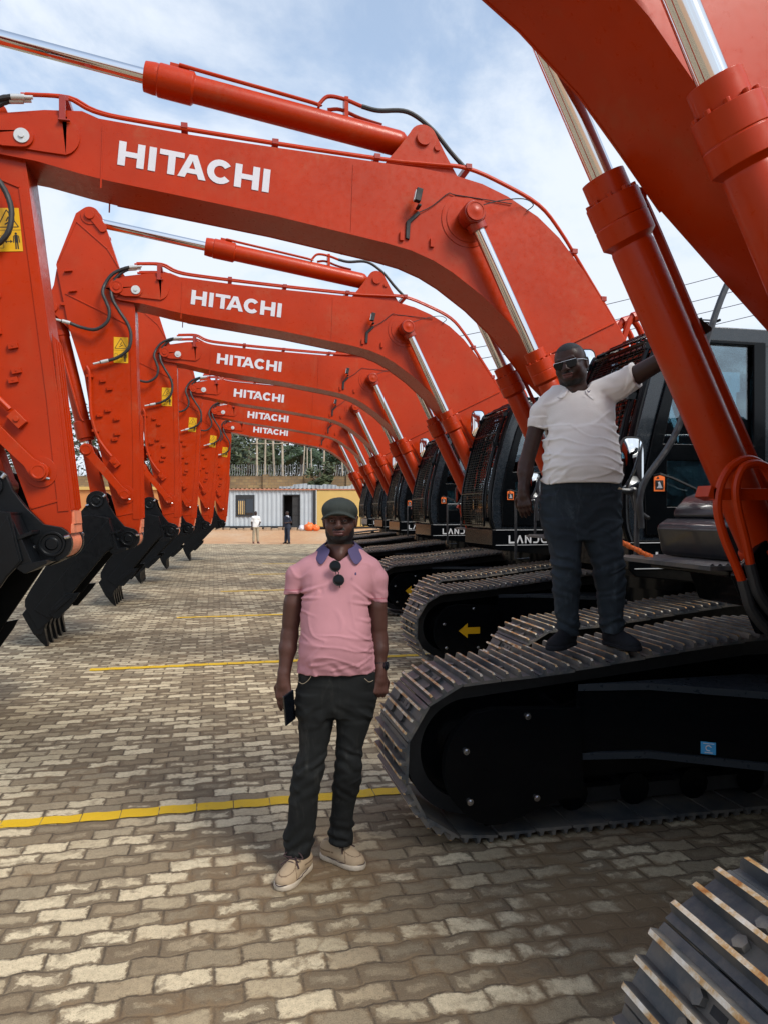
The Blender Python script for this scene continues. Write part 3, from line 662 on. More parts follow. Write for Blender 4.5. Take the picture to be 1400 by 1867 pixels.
    for s_ in (-1, 1):
        m.tube(smoothpath([(-2.10, s_*(HA+.05), 3.63), (-2.06, s_*(HA+.05), 3.50), (-2.045, s_*(HA+.05), 3.02), (-1.97, s_*(HA+.05), 2.717), (-1.88, s_*(HA+.05), 2.56), (-1.79, s_*(HA+.045), 2.44)], 4), .022, 8)
        for x_, z_ in ((-2.06, 3.5), (-1.99, 2.78)): m.box((x_, s_*(HA+.03), z_), (.085, .07, .035))
        m.box((-1.745, s_*(HA+.03), 2.36), (.085, .07, .13), rot=Matrix.Rotation(R(-38), 3, 'Y')); m.cyl((-1.745, s_*(HA+.06), 2.36), (-1.745, s_*(HA+.078), 2.36), .022, 12)
    m.build('hydraulic_pipe', 'orange paint', am, bevel=.003)
    # ---- rubber hoses bridging boom, arm and bucket cylinder
    h1 = [(-1.454, 4.975), (-1.60, 4.95), (-1.766, 4.865), (-1.865, 4.73), (-1.895, 4.60), (-1.85, 4.466), (-1.82, 4.359), (-1.854, 4.217), (-2.001, 4.115), (-2.175, 4.144), (-2.319, 4.198), (-2.42, 4.225)]
    h2 = [(-1.469, 4.955), (-1.60, 4.93), (-1.72, 4.83), (-1.79, 4.686), (-1.775, 4.531), (-1.69, 4.366), (-1.588, 4.201), (-1.551, 4.046), (-1.588, 3.872), (-1.736, 3.756), (-1.95, 3.69)]
    for s_ in (-1, 1):
        for hh, yy in ((h1, .30), (h2, .275)):
            m = MB(); sp = smoothpath([(x_, s_*(yy+(.03 if 3 < i < 9 else 0)), z_) for i, (x_, z_) in enumerate(hh)], 7)
            rr_ = [.021+.0022*(i % 2) for i in range(len(sp))]
            m.tube(sp, rr_, 9)
            ho = m.build('hose', 'rubber', rt)
            m = MB(); p, q = sp[-1], sp[-4]; dd = (p-q).normalized(); m.steps(p-dd*.11, dd, [(0, .024), (.10, .024), (.10, .014), (.20, .014)], 12)
            p, q = sp[0], sp[3]; dd = (p-q).normalized(); m.steps(p-dd*.10, dd, [(0, .024), (.10, .024), (.10, .015), (.16, .015)], 12)
            m.build('hose_fitting', 'washer white', ho, split=True)
    # ---- bucket cylinder and links
    a, b_ = Vector((-2.53, 0, 4.40)), Vector((-2.10, 0, 2.523)); d = (b_-a).normalized(); LL = (b_-a).length
    m = MB()
    m.steps(a+d*.08, d, [(0, .05), (.04, .085), (.1, .098), (.20, .098), (.21, .108), (.27, .108), (.28, .098), (LL-.50, .098), (LL-.49, .122), (LL-.26, .122), (LL-.25, .10), (LL-.22, .10)], 26)
    m.steps(a-Vector((0, .12, 0)), (0, 1, 0), [(0, .05), (0, .09), (.24, .09), (.24, .05)], 20)
    m.tube(smoothpath([a+d*.25+Vector((-.05, -.11, 0)), a+d*.5+Vector((-.03, -.125, 0)), a+d*(LL-.55)+Vector((0, -.125, 0)), a+d*(LL-.40)+Vector((.03, -.12, 0))], 5), .017, 8)
    bc = m.build('bucket_cylinder', 'orange paint', rt, bevel=.003)
    m = MB(); m.cyl(a+d*(LL-.3), b_, .055, 20); m.build('rod', 'chrome', bc)
    P1, P2, P3, P4 = (-2.10, 2.523), (-1.62, 1.93), (-1.965, 1.845), (-1.57, 1.349)
    def link(nm, p, q, r0, r1, y0_, y1_, mt, wf=.7):
        p, q = Vector(p), Vector(q); t = (q-p).normalized(); ang = math.degrees(math.atan2(t.y, t.x))
        pol = arc(p.x, p.y, r0, ang+60, ang+300, 10); n_ = Vector((-t.y, t.x)); l_ = (q-p).length
        pol += [tuple(p+t*(r0*1.2)-n_*r0*wf), tuple(q-t*(r1*1.4)-n_*r1*wf)]+arc(q.x, q.y, r1, ang-120, ang+120, 10)+[tuple(q-t*(r1*1.4)+n_*r1*wf), tuple(p+t*(r0*1.2)+n_*r0*wf)]
        m = MB(); m.prism(pol, y0_, y1_)
        for c_, r_ in ((p, r0), (q, r1)):
            for s_, yy in ((-1, y0_), (1, y1_)):
                m.steps((c_.x, yy, c_.y), (0, s_, 0), [(0, r_*.78), (.022, r_*.78), (.022, r_*.6), (.018, r_*.58), (.018, r_*.2)], 20)
        return m.build(nm, mt, rt, bevel=.006)
    for s_ in (-1, 1):
        l_ = link('guide_link', P1, P2, .085, .075, *sorted((s_*.235, s_*.285)), 'orange paint', .62)
        m = MB()
        for x_, z_ in ((-2.19, 2.53), (-1.70, 2.0), (-1.545, 1.865)): m.steps((x_, s_*.27, z_), (-.8, 0, .3), [(0, .012), (.04, .012), (.04, .006)], 8)
        m.build('grease_fitting', 'bolt steel', l_, split=True)
    link('bucket_link', P1, P3, .09, .10, -.12, .12, 'orange paint', .85)
    # ---- bucket
    BW = .64; m = MB()
    wrap = [(-1.77, 1.62), (-2.00, 1.665), (-2.12, 1.64), (-2.22, 1.52), (-2.45, 1.14), (-2.70, .73), (-2.765, .60), (-2.765, .52), (-2.70, .38), (-2.62, .22)]
    inn = [(x_+.028, z_-.012) for x_, z_ in wrap[:3]]+[(x_+.03, z_) for x_, z_ in wrap[3:]]
    inn[0] = (-1.775, 1.588); inn[-1] = (-2.585, .225); inn[1] = (-2.00, 1.632); inn[2] = (-2.10, 1.61)
    for i in range(len(wrap)-1): m.prism([wrap[i], wrap[i+1], inn[i+1], inn[i]], -BW, BW)
    side = [(-1.77, 1.62), (-1.745, 1.42), (-1.722, 1.25), (-1.835, 1.143), (-2.229, .642), (-2.33, .50), (-2.47, .33), (-2.585, .225), (-2.62, .22), (-2.70, .38), (-2.765, .52), (-2.765, .60), (-2.70, .73), (-2.45, 1.14), (-2.22, 1.52), (-2.12, 1.64), (-2.00, 1.665)]
    for s_ in (-1, 1):
        m.prism(side, *sorted((s_*(BW-.025), s_*(BW+.002))))
        m.prism([(-1.785, 1.595), (-1.737, 1.25), (-1.845, 1.143), (-2.229, .655), (-2.47, .35), (-2.66, .47)], *sorted((s_*BW, s_*(BW+.012))))
        m.prism([(-2.11, .68), (-2.28, .665), (-2.44, .505), (-2.47, .42), (-2.42, .36), (-2.36, .36), (-2.16, .60)], *sorted((s_*(BW+.01), s_*(BW+.035))))
        m.prism([(-2.20, .63), (-2.28, .62), (-2.42, .47), (-2.40, .44)], *sorted((s_*(BW+.034), s_*(BW+.05))))
        m.prism([(-1.86, 1.40), (-1.86, 1.37), (-1.64, 1.44), (-1.64, 1.47)], *sorted((s_*.36, s_*(BW-.02))))
        m.prism([(-1.80, 1.22), (-1.72, 1.15), (-1.56, 1.21), (-1.56, 1.24)], *sorted((s_*.22, s_*(BW-.02))))
        m.prism([(-1.74, 1.20), (-1.90, 1.55), (-2.0, 1.6)]+[(-1.78, 1.62), (-1.66, 1.22)], *sorted((s_*.33, s_*(BW-.03))))
        ear = arc(-1.965, 1.845, .135, 200, 40, 10)+[(-1.82, 1.80), (-1.74, 1.66), (-1.62, 1.51)]+arc(-1.57, 1.349, .145, 60, -110, 10)+[(-1.75, 1.20), (-1.98, 1.50), (-2.14, 1.60), (-2.22, 1.63)]
        m.prism(ear, *sorted((s_*.225, s_*.30)))
        for x_, z_, r_ in ((-1.965, 1.845, .085), (-1.57, 1.349, .10)):
            m.steps((x_, s_*.30, z_), (0, s_, 0), [(0, r_), (.03, r_), (.03, r_*.8), (.022, r_*.78), (.022, r_*.5), (.03, r_*.45)], 24)
    bk = m.build('bucket', 'bucket black', rt, bevel=.008)
    m = MB()
    for s_ in (-1, 1):
        for x_, z_, dx_, dz_ in ((-2.06, 1.79, -1, -.2), (-1.88, 1.90, .6, .6), (-1.69, 1.335, -1, 0), (-1.47, 1.39, 1, .2)): m.steps((x_, s_*.33, z_), (dx_, 0, dz_), [(0, .016), (.04, .016), (.04, .01)], 10)
    m.build('grease_fitting', 'bolt steel', bk, split=True)
    for k in range(5):
        yy = -.56+k*.28; m = MB(); f3 = lambda x_, z_, y_: (x_, y_, z_)
        A_ = [(-2.74, .50), (-2.80, .42), (-2.72, .26), (-2.66, .15), (-2.56, .165), (-2.52, .30), (-2.58, .42)]
        m.prism(A_, yy-.072, yy+.072)
        o = len(m.v)
        secs = [((-2.69, .215), (-2.545, .245), .062), ((-2.655, .15), (-2.535, .17), .058), ((-2.59, .06), (-2.515, .07), .045), ((-2.512, -.02), (-2.498, -.018), .034)]
        for p, q, hw in secs: m.v += [(p[0], yy-hw, p[1]), (p[0], yy+hw, p[1]), (q[0], yy+hw, q[1]), (q[0], yy-hw, q[1])]
        for i in range(3):
            for j in range(4): m.f.append((o+i*4+j, o+i*4+(j+1) % 4, o+(i+1)*4+(j+1) % 4, o+(i+1)*4+j)); m.mi.append(0)
        m.f += [(o, o+1, o+2, o+3), (o+15, o+14, o+13, o+12)]; m.mi += [0, 0]
        m.build('tooth', 'bucket black', bk, bevel=.006)
    return rt
proto = make_excavator()
CH = {}
for o in bpy.data.objects:
    if o.parent: CH.setdefault(o.parent.name, []).append(o)
machines = [
 (-1.17, 2.57, 'nearest orange excavator, its boom and two rams overhead, man in white standing on its track'),
 (0.0, 6.62, 'orange excavator whose boom with the largest white lettering crosses the sky'),
 (.46, 10.67, 'orange excavator with second largest boom lettering, its cab left of the man in white'),
 (.82, 14.72, 'orange excavator with the third largest boom lettering, two booms below the largest'),
 (1.24, 18.77, 'orange excavator with the fourth largest boom lettering, its bucket left of the last two'),
 (1.75, 22.82, 'last but one orange excavator of the row, with small boom lettering'),
 (2.13, 26.87, 'farthest orange excavator, last of the row, with lowest boom and smallest lettering'),
]
for i, (dx, y, lb) in enumerate(machines):
    o = proto if i == 0 else copy_tree(proto)
    o.location = (dx, y, 0); tag(o, lb, 'excavator', 'excavators parked in a row')
    if i == 0:                                        # the nearest machine carries no arrow on its cover
        for c in [c for c in bpy.data.objects if c.parent == o and c.name.startswith('direction_arrow')]: ARROW = c
    ang, dz = {1: (5.5, .07), 3: (-.5, 0), 4: (-4.8, -.05), 5: (-7, -.07), 6: (-5, -.06)}.get(i, (0, 0))
    if ang:                                           # each arm hangs at its own angle from the boom pin
        q = Matrix.Rotation(R(-ang), 4, 'Y'); piv = Vector((-1.70, 0, 4.69)); M_ = Matrix.Translation(piv+Vector((0, 0, dz))) @ q @ Matrix.Translation(-piv)
        for c in bpy.data.objects:
            if c.parent == o and c.name.split('.')[0] in ('arm', 'bucket', 'bucket_cylinder', 'guide_link', 'bucket_link'): c.matrix_basis = M_
for i, o in enumerate([o for o in bpy.data.objects if o.name.split('.')[0] == 'excavator']):
    for k, c in enumerate([c for c in bpy.data.objects if c.parent == o and c.name.split('.')[0] == 'hose']):
        if i and c.bound_box[0][0] < -1.9:               # the bridging hoses sag a little differently on every machine
            a_ = math.sin(i*2.3+k)*.03; c.matrix_basis = Matrix.Translation((-1.6, 0, 4.9)) @ Matrix.Rotation(a_, 4, 'Y') @ Matrix.Translation((1.6, 0, -4.9))
bpy.data.objects.remove(ARROW)
# ------------------------------------------------------------------ ground
PL, PW, WA = .207, .1135, .0065            # paver length, width, wave of the long edge
b = NB('pavers'); sx_ = b.n('ShaderNodeSeparateXYZ'); b.l(b.tc.outputs['Object'], sx_.inputs[0]); X, Y = sx_.outputs[0], sx_.outputs[1]
wn = b.math('MULTIPLY', b.math('SUBTRACT', b.noise(11, 3, .5), .5), .030)
wn2 = b.math('MULTIPLY', b.math('SUBTRACT', b.noise(23, 3, .6), .5), .012)
wave = b.math('MULTIPLY', b.math('MAXIMUM', b.math('MINIMUM', b.math('MULTIPLY', b.math('SINE', b.math('MULTIPLY', X, 2*math.pi/PL)), 1.7), 1.0), -1.0), WA)
yy = b.math('DIVIDE', b.math('ADD', b.math('ADD', Y, wave), b.math('ADD', wn, wn2)), PW)
row = b.math('FLOOR', yy); fy = b.math('SUBTRACT', yy, row)
half = b.math('MULTIPLY', b.math('FLOORED_MODULO', row, 2.0), .5)
xx = b.math('ADD', b.math('DIVIDE', b.math('ADD', X, b.math('MULTIPLY', wn, .6)), PL), half)
cl = b.math('FLOOR', xx); fx = b.math('SUBTRACT', xx, cl)
cell = b.n('ShaderNodeCombineXYZ'); b.l(cl, cell.inputs[0]); b.l(row, cell.inputs[1])
wh = b.n('ShaderNodeTexWhiteNoise', noise_dimensions='2D'); b.l(cell.outputs[0], wh.inputs['Vector'])
sep = b.n('ShaderNodeSeparateColor'); b.l(wh.outputs['Color'], sep.inputs[0])
ex_ = b.math('MULTIPLY', b.math('MINIMUM', fx, b.math('SUBTRACT', 1.0, fx)), PL)
ey_ = b.math('MULTIPLY', b.math('MINIMUM', fy, b.math('SUBTRACT', 1.0, fy)), PW)
ed = b.math('MINIMUM', ex_, ey_)
edn = b.math('ADD', ed, b.math('MULTIPLY', b.math('SUBTRACT', b.noise(42, 6, .72), .5), .016))
joint = b.math('MULTIPLY', b.mr(edn, .0010, .0070, 1, 0), b.mr(b.noise(5, 4, .6), .38, .62, .25, 1))
big = b.noise(.55, 4, .55); mid = b.noise(2.6, 5, .6); fine = b.noise(38, 6, .7); grain = b.noise(190, 4, .7)
# brightness of each paver: random, in drifts of pale and dull ones
bri = b.math('ADD', b.math('ADD', b.math('MULTIPLY', sep.outputs[0], .62), b.math('MULTIPLY', big, .55)), b.math('MULTIPLY', mid, .25))
stone = b.ramp(bri, [(.38, (.215, .170, .108)), (.55, (.305, .243, .155)), (.70, (.46, .375, .240)), (.86, (.68, .57, .38))])
tintn = b.mix(b.mr(sep.outputs[1], .0, 1, 0, .35, False), stone, b.mix(.5, stone, (.30, .17, .07)))
stone2 = b.mix(b.mr(fine, .35, .68, 0, .5), tintn, b.mix(.55, tintn, (.075, .06, .045)))
blot = b.noise(13, 6, .62, dist=.5)
stone2 = b.mix(b.math('MULTIPLY', b.mr(b.math('ADD', blot, b.math('MULTIPLY', sep.outputs[2], .16)), .58, .74, 0, 1), .6), stone2, (.165, .125, .078))
rag = b.mr(b.math('ADD', b.math('SUBTRACT', ed, b.math('MULTIPLY', b.math('POWER', sep.outputs[2], 2.0), .045)), b.math('MULTIPLY', b.math('SUBTRACT', b.noise(24, 6, .72, dist=.6), .5), .095)), -.004, .012, .9, 0)
stone2 = b.mix(rag, stone2, (.155, .112, .068))
stone3 = b.mix(b.mr(grain, .52, .66, 0, .6), b.mix(b.mr(grain, .34, .44, .45, 0), stone2, (.42, .35, .24)), (.085, .066, .046))
# mud trodden over the stones: thick in patches, always in the joints
md = b.math('ADD', b.math('MULTIPLY', b.noise(.8, 5, .6, dist=.4), .8), b.math('MULTIPLY', b.noise(7, 6, .68, dist=.6), .55))
near = b.n('ShaderNodeVectorMath', operation='DISTANCE'); b.l(b.tc.outputs['Object'], near.inputs[0]); near.inputs[1].default_value = (1.0, 2.75, 0)
patch = b.math('ADD', md, b.mr(near.outputs['Value'], .3, 2.1, .13, 0))
mudf = b.mr(b.math('ADD', patch, b.math('MULTIPLY', b.math('SUBTRACT', b.math('MINIMUM', ed, .03), .015), -3.0)), .72, .86, 0, .92)
mudc = b.mix(b.mr(grain, .50, .66, 0, .5), b.mix(b.noise(3, 4), (.155, .098, .050), (.225, .155, .085)), (.08, .055, .032))
c1 = b.mix(mudf, stone3, mudc)
jc = b.mix(b.noise(4, 4), (.035, .026, .018), (.10, .072, .047))
c2 = b.mix(b.math('MULTIPLY', joint, b.mr(mudf, 0, 1, .92, .35, False)), c1, jc)
# fade the pattern into its mean colour far off is left to the renderer
b.setc(c2); b.set(Roughness=b.mr(mudf, 0, 1, .88, .62), Specular_IOR_Level=.3)
hgt = b.math('ADD', b.math('MULTIPLY', b.mr(edn, .0, .010, 0, 1), b.mr(mudf, 0, 1, 1, .35, False)), b.math('ADD', b.math('MULTIPLY', fine, .45), b.math('MULTIPLY', grain, .40)))
b.bump(hgt, .75, .007)

b = NB('dirt'); f = b.noise(.35, 6, .6); g = b.noise(6, 5, .65)
b.setc(b.mix(b.mr(g, .3, .7, 0, .5), b.ramp(f, [(.3, (.40, .20, .09)), (.5, (.46, .27, .14)), (.7, (.48, .34, .22))]), (.32, .18, .10))); b.set(Roughness=.95); b.bump(g, .5, .03)
b = NB('line paint'); f = b.noise(16, 7, .72)
b.setc(b.mix(b.mr(f, .60, .70, 0, .9), b.ramp(b.noise(5, 3), [(.3, (.60, .36, .003)), (.7, (.66, .41, .006))]), (.17, .12, .07))); b.set(Roughness=.6); b.bump(b.noise(60, 4), .5, .004)

m = MB(); S = 1500; m.add([(-S, -S, -.03), (S, -S, -.03), (S, S, -.03), (-S, S, -.03)], [(0, 1, 2, 3)]); g = m.build('ground', 'dirt', fix=False); tag(g, kind='structure')
m = MB(); q = [ax(-70, -12), ax(90, -12), ax(90, 39.2), ax(-70, 40.2)]; m.add(q, [(0, 1, 2, 3)]); g = m.build('paving', 'pavers', fix=False); tag(g, kind='structure')
# the bare earth beyond the paving rises to the foot of the buildings
m = MB(); nx_, prof_ = 60, [(38.6, -.02), (39.8, .012), (41.5, .06), (43.2, .34), (44.2, .50), (46.5, .58), (60, .9), (75, 3.0), (140, 4.0)]
for i in range(nx_+1):
    xr = -75+165*i/nx_
    for d_, z_ in prof_:
        m.v.append(ax(xr, d_+.25*math.sin(xr*1.3)+.2*math.sin(xr*.37), z_+(.05*math.sin(xr*.9+d_) if 41 < d_ < 47 else 0)))
k = len(prof_)
for i in range(nx_):
    for j in range(k-1): m.f.append((i*k+j, (i+1)*k+j, (i+1)*k+j+1, i*k+j+1)); m.mi.append(0)
g = m.build('earth_bank', 'dirt', fix=False); tag(g, kind='structure')
# yellow bay lines painted along one course of pavers
rnd = random.Random(3)
def wav(x): return -WA*math.sin(2*math.pi*x/PL)
for n_, (x0, x1, y, wd) in enumerate([(-3.2, 7.5, 4.33, 1), (-1.30, 7.5, 8.36, 1), (-.58, 8, 12.22, 1), (.14, 8, 16.15, 1), (.92, 9, 20.35, 1), (1.55, 9, 24.4, 1)]):
    y = round(y/PW)*PW; m = MB(); x = x0; L0 = []
    while x < x1:
        a = rnd.uniform(.004, .012); g0, g1 = rnd.uniform(-.006, .008), rnd.uniform(-.008, .006)
        xs = np.linspace(x+a*.3, x+PL-a*.3, 9); o = len(m.v)
        for xq in xs: m.v += [(xq, y+.004+g0+wav(xq)+rnd.uniform(-.003, .003), .0045), (xq, y+PW+.008+g1+wav(xq)+rnd.uniform(-.003, .003), .0045)]
        for i in range(8): m.f.append((o+2*i, o+2*i+2, o+2*i+3, o+2*i+1)); m.mi.append(0)
        x += PL
    tag(m.build('parking_line', 'line paint', fix=False), kind='structure')

# ------------------------------------------------------------------ far end of the yard
ORD = ['first', 'second', 'third', 'fourth', 'fifth', 'sixth', 'seventh', 'eighth', 'ninth', 'tenth', 'eleventh', 'twelfth', 'thirteenth', 'fourteenth', 'fifteenth', 'sixteenth']
simple('container white', (.43, .47, .50), .5, var=.06, scale=1.2)
simple('container yellow', (.56, .38, .12), .6, var=.06, scale=.8)
simple('shed orange', (.52, .22, .07), .6, var=.08, scale=.8)
simple('trim dark', (.025, .027, .03), .5)
simple('interior dark', (.03, .03, .03), .8)
simple('roof edge', (.42, .17, .10), .7, var=.2)
simple('tin sheet', (.42, .45, .47), .45, metal=.3, var=.2, scale=1.5)
simple('curtain', (.55, .38, .16), .8)
simple('stone block', (.33, .24, .16), .9, var=.35, scale=2)
simple('pole wood', (.38, .32, .24), .85, var=.25, scale=3)
simple('wire steel', (.30, .30, .30), .5, metal=.6)
b = NB('old brick'); f = b.noise(.6, 6, .65)
br = b.n('ShaderNodeTexBrick'); br.inputs['Scale'].default_value = 1; br.inputs['Brick Width'].default_value = .42; br.inputs['Row Height'].default_value = .2; br.inputs['Mortar Size'].default_value = .015
br.inputs[1].default_value = (.36, .24, .11, 1); br.inputs[2].default_value = (.26, .16, .08, 1); br.inputs[3].default_value = (.18, .14, .09, 1)
mp = b.n('ShaderNodeMapping'); mp.inputs['Rotation'].default_value = (R(90), 0, 0); b.l(b.tc.outputs['Object'], mp.inputs[0]); b.l(mp.outputs[0], br.inputs[0])
b.setc(b.mix(b.mr(f, .4, .65, 0, .7), br.outputs[0], (.14, .10, .06))); b.set(Roughness=.95)

def yard(name, xr, d, z): return empty(name, ax(xr, d, z), -TH)
# corrugated office container
GZ = .56
off = yard('office_container', -7.3, 46.8, GZ); tag(off, 'pale grey corrugated site office with a window and an open dark door', 'office container')
m = MB(); W2, H2, D2 = 3.0, 2.55, 2.4
def corr(mb, x0, x1, z0, z1, y, mi=0, p=.28, a=.036):
    x = x0
    while x < x1-.01:
        xs = [x, x+.07, x+.11, x+.18, x+p-.04*0]; ys = [y, y, y+a, y+a, y]
        xs = [x, x+.10, x+.14, x+.24, x+.28]
        for i in range(4):
            xa, xb = min(xs[i], x1), min(xs[i+1], x1)
            if xb > xa: mb.add([(xa, ys[i], z0), (xb, ys[i+1], z0), (xb, ys[i+1], z1), (xa, ys[i], z1)], [(0, 1, 2, 3)], mi)
        x += p
for x0, x1, z0, z1 in ((-W2, -2.04, .25, H2), (-2.04, -.86, .25, .85), (-2.04, -.86, 2.22, H2), (-.86, .93, .25, H2), (.93, 2.03, 2.25, H2), (2.03, 2.83, .25, H2)): corr(m, x0, x1, z0, z1, 0)
m.box((0, D2/2+.06, H2-.02), (2*W2, D2, .04)); m.box((0, D2, 1.4), (2*W2, .04, 2.3)); m.box((-W2, D2/2+.05, 1.4), (.04, D2, 2.3)); m.box((W2, D2/2+.05, 1.4), (.04, D2, 2.3))
m.build('wall', 'container white', off, fix=False)
m = MB(); m.box((0, -.02, .19), (6.1, .10, .13)); m.box((2.92, -.02, 1.4), (.17, .12, 2.35)); m.box((0, 1.2, .22), (6, 2.4, .06)); m.build('base_frame', 'trim dark', off)
m = MB(); corr(m, -W2-.05, W2+.05, 0, 1, 0); m.v = [(x_, -.10 if z_ == 0 else D2+.1, H2+.03+y_*1.5) for x_, y_, z_ in m.v]; m.box((0, -.08, H2+.005), (6.1, .05, .07)); m.build('roof', 'roof edge', off, fix=False)
m = MB(); m.prism(bx(-2.04, .85, -.86, 2.22), -.04, .06, holes=[bx(-1.94, .95, -1.47, 1.95), bx(-1.42, .95, -.95, 1.95)]); wf_ = m.build('window', 'trim dark', off)
m = MB(); m.box((-1.45, .03, 1.45), (1.0, .01, 1.0)); m.build('pane', 'dark glass', wf_)
m = MB()
for i in range(4): m.box((-1.86+i*.12, .015, 1.42), (.06, .015, .85))
m.build('curtain', 'curtain', off)
m = MB(); m.prism(bx(.93, .25, 2.03, 2.25), -.03, .05, holes=[bx(1.0, .28, 1.97, 2.19)]); m.box((1.48, 2.0, 1.3), (3.0, .05, 2.2)); dd_ = m.build('doorway', 'trim dark', off)
m = MB(); m.box((1.75, .08, 1.25), (.45, .04, 1.95)); m.box((1.75, .05, 1.55), (.38, .02, .03)); m.box((1.75, .05, .95), (.38, .02, .03)); m.build('door', 'interior dark', off)
# yellow container
yc = yard('yellow_container', -2.4, 47.4, GZ+.02); tag(yc, 'cream yellow steel container beside the grey office, behind the man in the cap', 'container')
m = MB()
for s in (1,): m.box((0, 1.2, 1.35), (4.0 if 0 else 3.8, 2.4, 2.35))
m.build('wall', 'container yellow', yc, bevel=.03); m = MB(); m.box((0, 1.2, 2.57), (3.95, 2.5, .07)); m.build('roof', 'roof edge', yc); m = MB(); m.box((0, 1.2, .14), (3.8, 2.3, .12)); m.build('base_frame', 'trim dark', yc)
# orange shed behind the arms on the left
sh = yard('orange_shed', -17.5, 47.5, .3); tag(sh, 'low orange painted shed with a pale roof edge, seen between the excavator arms', 'shed')
m = MB(); m.box((0, 1.5, 1.4), (12.6, 3, 2.8)); m.build('wall', 'shed orange', sh); m = MB(); m.box((0, 1.5, 2.92), (12.9, 3.3, .20)); m.build('roof', 'container yellow', sh)
# stone blocks under the office
rnd = random.Random(8)
for i in range(16):
    xr = -10.6+i*.42+rnd.uniform(-.08, .08); h_ = rnd.uniform(.14, .22)
    m = MB(); m.box((0, 0, h_/2), (rnd.uniform(.28, .42), .3, h_)); o = m.build('stone_block', 'stone block', bevel=.03); o.location = ax(xr, 46.1+rnd.uniform(-.15, .1), .54); o.rotation_euler = (0, 0, -TH+rnd.uniform(-.2, .2))
    tag(o, 'rough tan stone block below the grey site office, %s from the left of its row' % ORD[i], 'stone block', 'stone blocks below the office')
# brick boundary wall with razor wire
wl = yard('brick_wall', -10, 53.5, .85); tag(wl, 'old tan brick boundary wall topped with coiled razor wire', 'wall')
m = MB(); m.box((0, 0, 1.7), (46, .25, 3.5)); 
for i in range(16): m.box((-22.5+i*3, -.05, 1.75), (.4, .4, 3.6))
m.build('brickwork', 'old brick', wl)
m = MB(); pts = []
for i in range(3600):
    t = i/3600; a = i*2*math.pi/14; r_ = .42+.04*math.sin(i*.11); pts.append((-22.5+45*t, r_*math.cos(a)*.8, 3.86+r_*math.sin(a)))
m.tube(pts, .013, 3); m.build('razor_wire', 'wire steel', wl)
m = MB()
for i in range(40): m.cyl((-22.4+i*1.15, 0, 3.4), (-22.4+i*1.15, -.1, 4.25), .022, 5)
m.build('wire_bracket', 'wire steel', wl)
# tin roofing sheets leaning behind the yellow container
ts = yard('tin_fence', -2.2, 51.0, .8); tag(ts, 'low fence of pale grey corrugated tin sheets above the yellow container', 'fence')
m = MB(); corr(m, -5.0, 6.0, 0, 1, 0, a=.05); m.v = [(x_, y_+.1*math.sin(x_*2), z_*(2.72+.06*math.sin(x_*1.7)+.10*(1 if math.sin(x_*3.1) > 0 else 0))) for x_, y_, z_ in m.v]; m.build('sheet', 'tin sheet', ts, fix=False)

# ------------------------------------------------------------------ trees
def leafmat(name, c0, c1):
    b = NB(name); oi = b.n('ShaderNodeNewGeometry'); r_ = oi.outputs['Random Per Island']
    b.setc(b.ramp(r_, [(.1, c0), (.9, c1)])); b.set(Roughness=.6); b.b.inputs['Subsurface Weight'].default_value = 0
leafmat('leaf dark', (.012, .022, .009), (.040, .060, .022)); leafmat('leaf olive', (.028, .04, .015), (.070, .085, .034)); leafmat('palm leaf', (.025, .05, .022), (.07, .11, .05))
simple('bark', (.10, .075, .05), .9)
def tree(xr, d, z0, h, w_, mat, label, seed, n=2600):
    r = random.Random(seed); rt = yard('tree', xr, d, z0); tag(rt, label, 'tree', 'trees beyond the boundary wall')
    m = MB(); m.tube([(0, 0, 0), (.1, 0, h*.3), (0, .1, h*.6), (.1, 0, h*.85)], [.22, .17, .12, .05], 8); tips = []
    for i in range(11):
        a = r.uniform(0, 6.28); z1 = h*r.uniform(.3, .75); L_ = w_*r.uniform(.3, .55); p = (L_*math.cos(a), L_*math.sin(a), z1+h*r.uniform(.08, .28))
        m.tube([(0, 0, z1), (p[0]*.5, p[1]*.5, z1+.4*(p[2]-z1)), p], [.09, .06, .02], 5); tips.append(p)
    m.build('trunk', 'bark', rt)
    m = MB(); cl_ = [(t[0]*r.uniform(.8, 1.1), t[1], t[2], r.uniform(.5, .9)*w_*.30) for t in tips]+[(r.uniform(-.35, .35)*w_, r.uniform(-.3, .3)*w_, h*r.uniform(.4, .97), w_*r.uniform(.12, .24)) for _ in range(16)]
    for i in range(n):
        c = r.choice(cl_); v = Vector((r.gauss(0, 1), r.gauss(0, 1), r.gauss(0, .8))).normalized()*c[3]*(r.random()**.4); p = Vector(c[:3])+v
        s_ = r.uniform(.10, .26); a = Vector((r.uniform(-1, 1), r.uniform(-1, 1), r.uniform(-.6, .3))).normalized(); b_ = a.orthogonal().normalized()
        m.add([p-a*s_, p+b_*s_*.5, p+a*s_, p-b_*s_*.5], [(0, 1, 2, 3)])
    m.build('crown', mat, rt, fix=False)
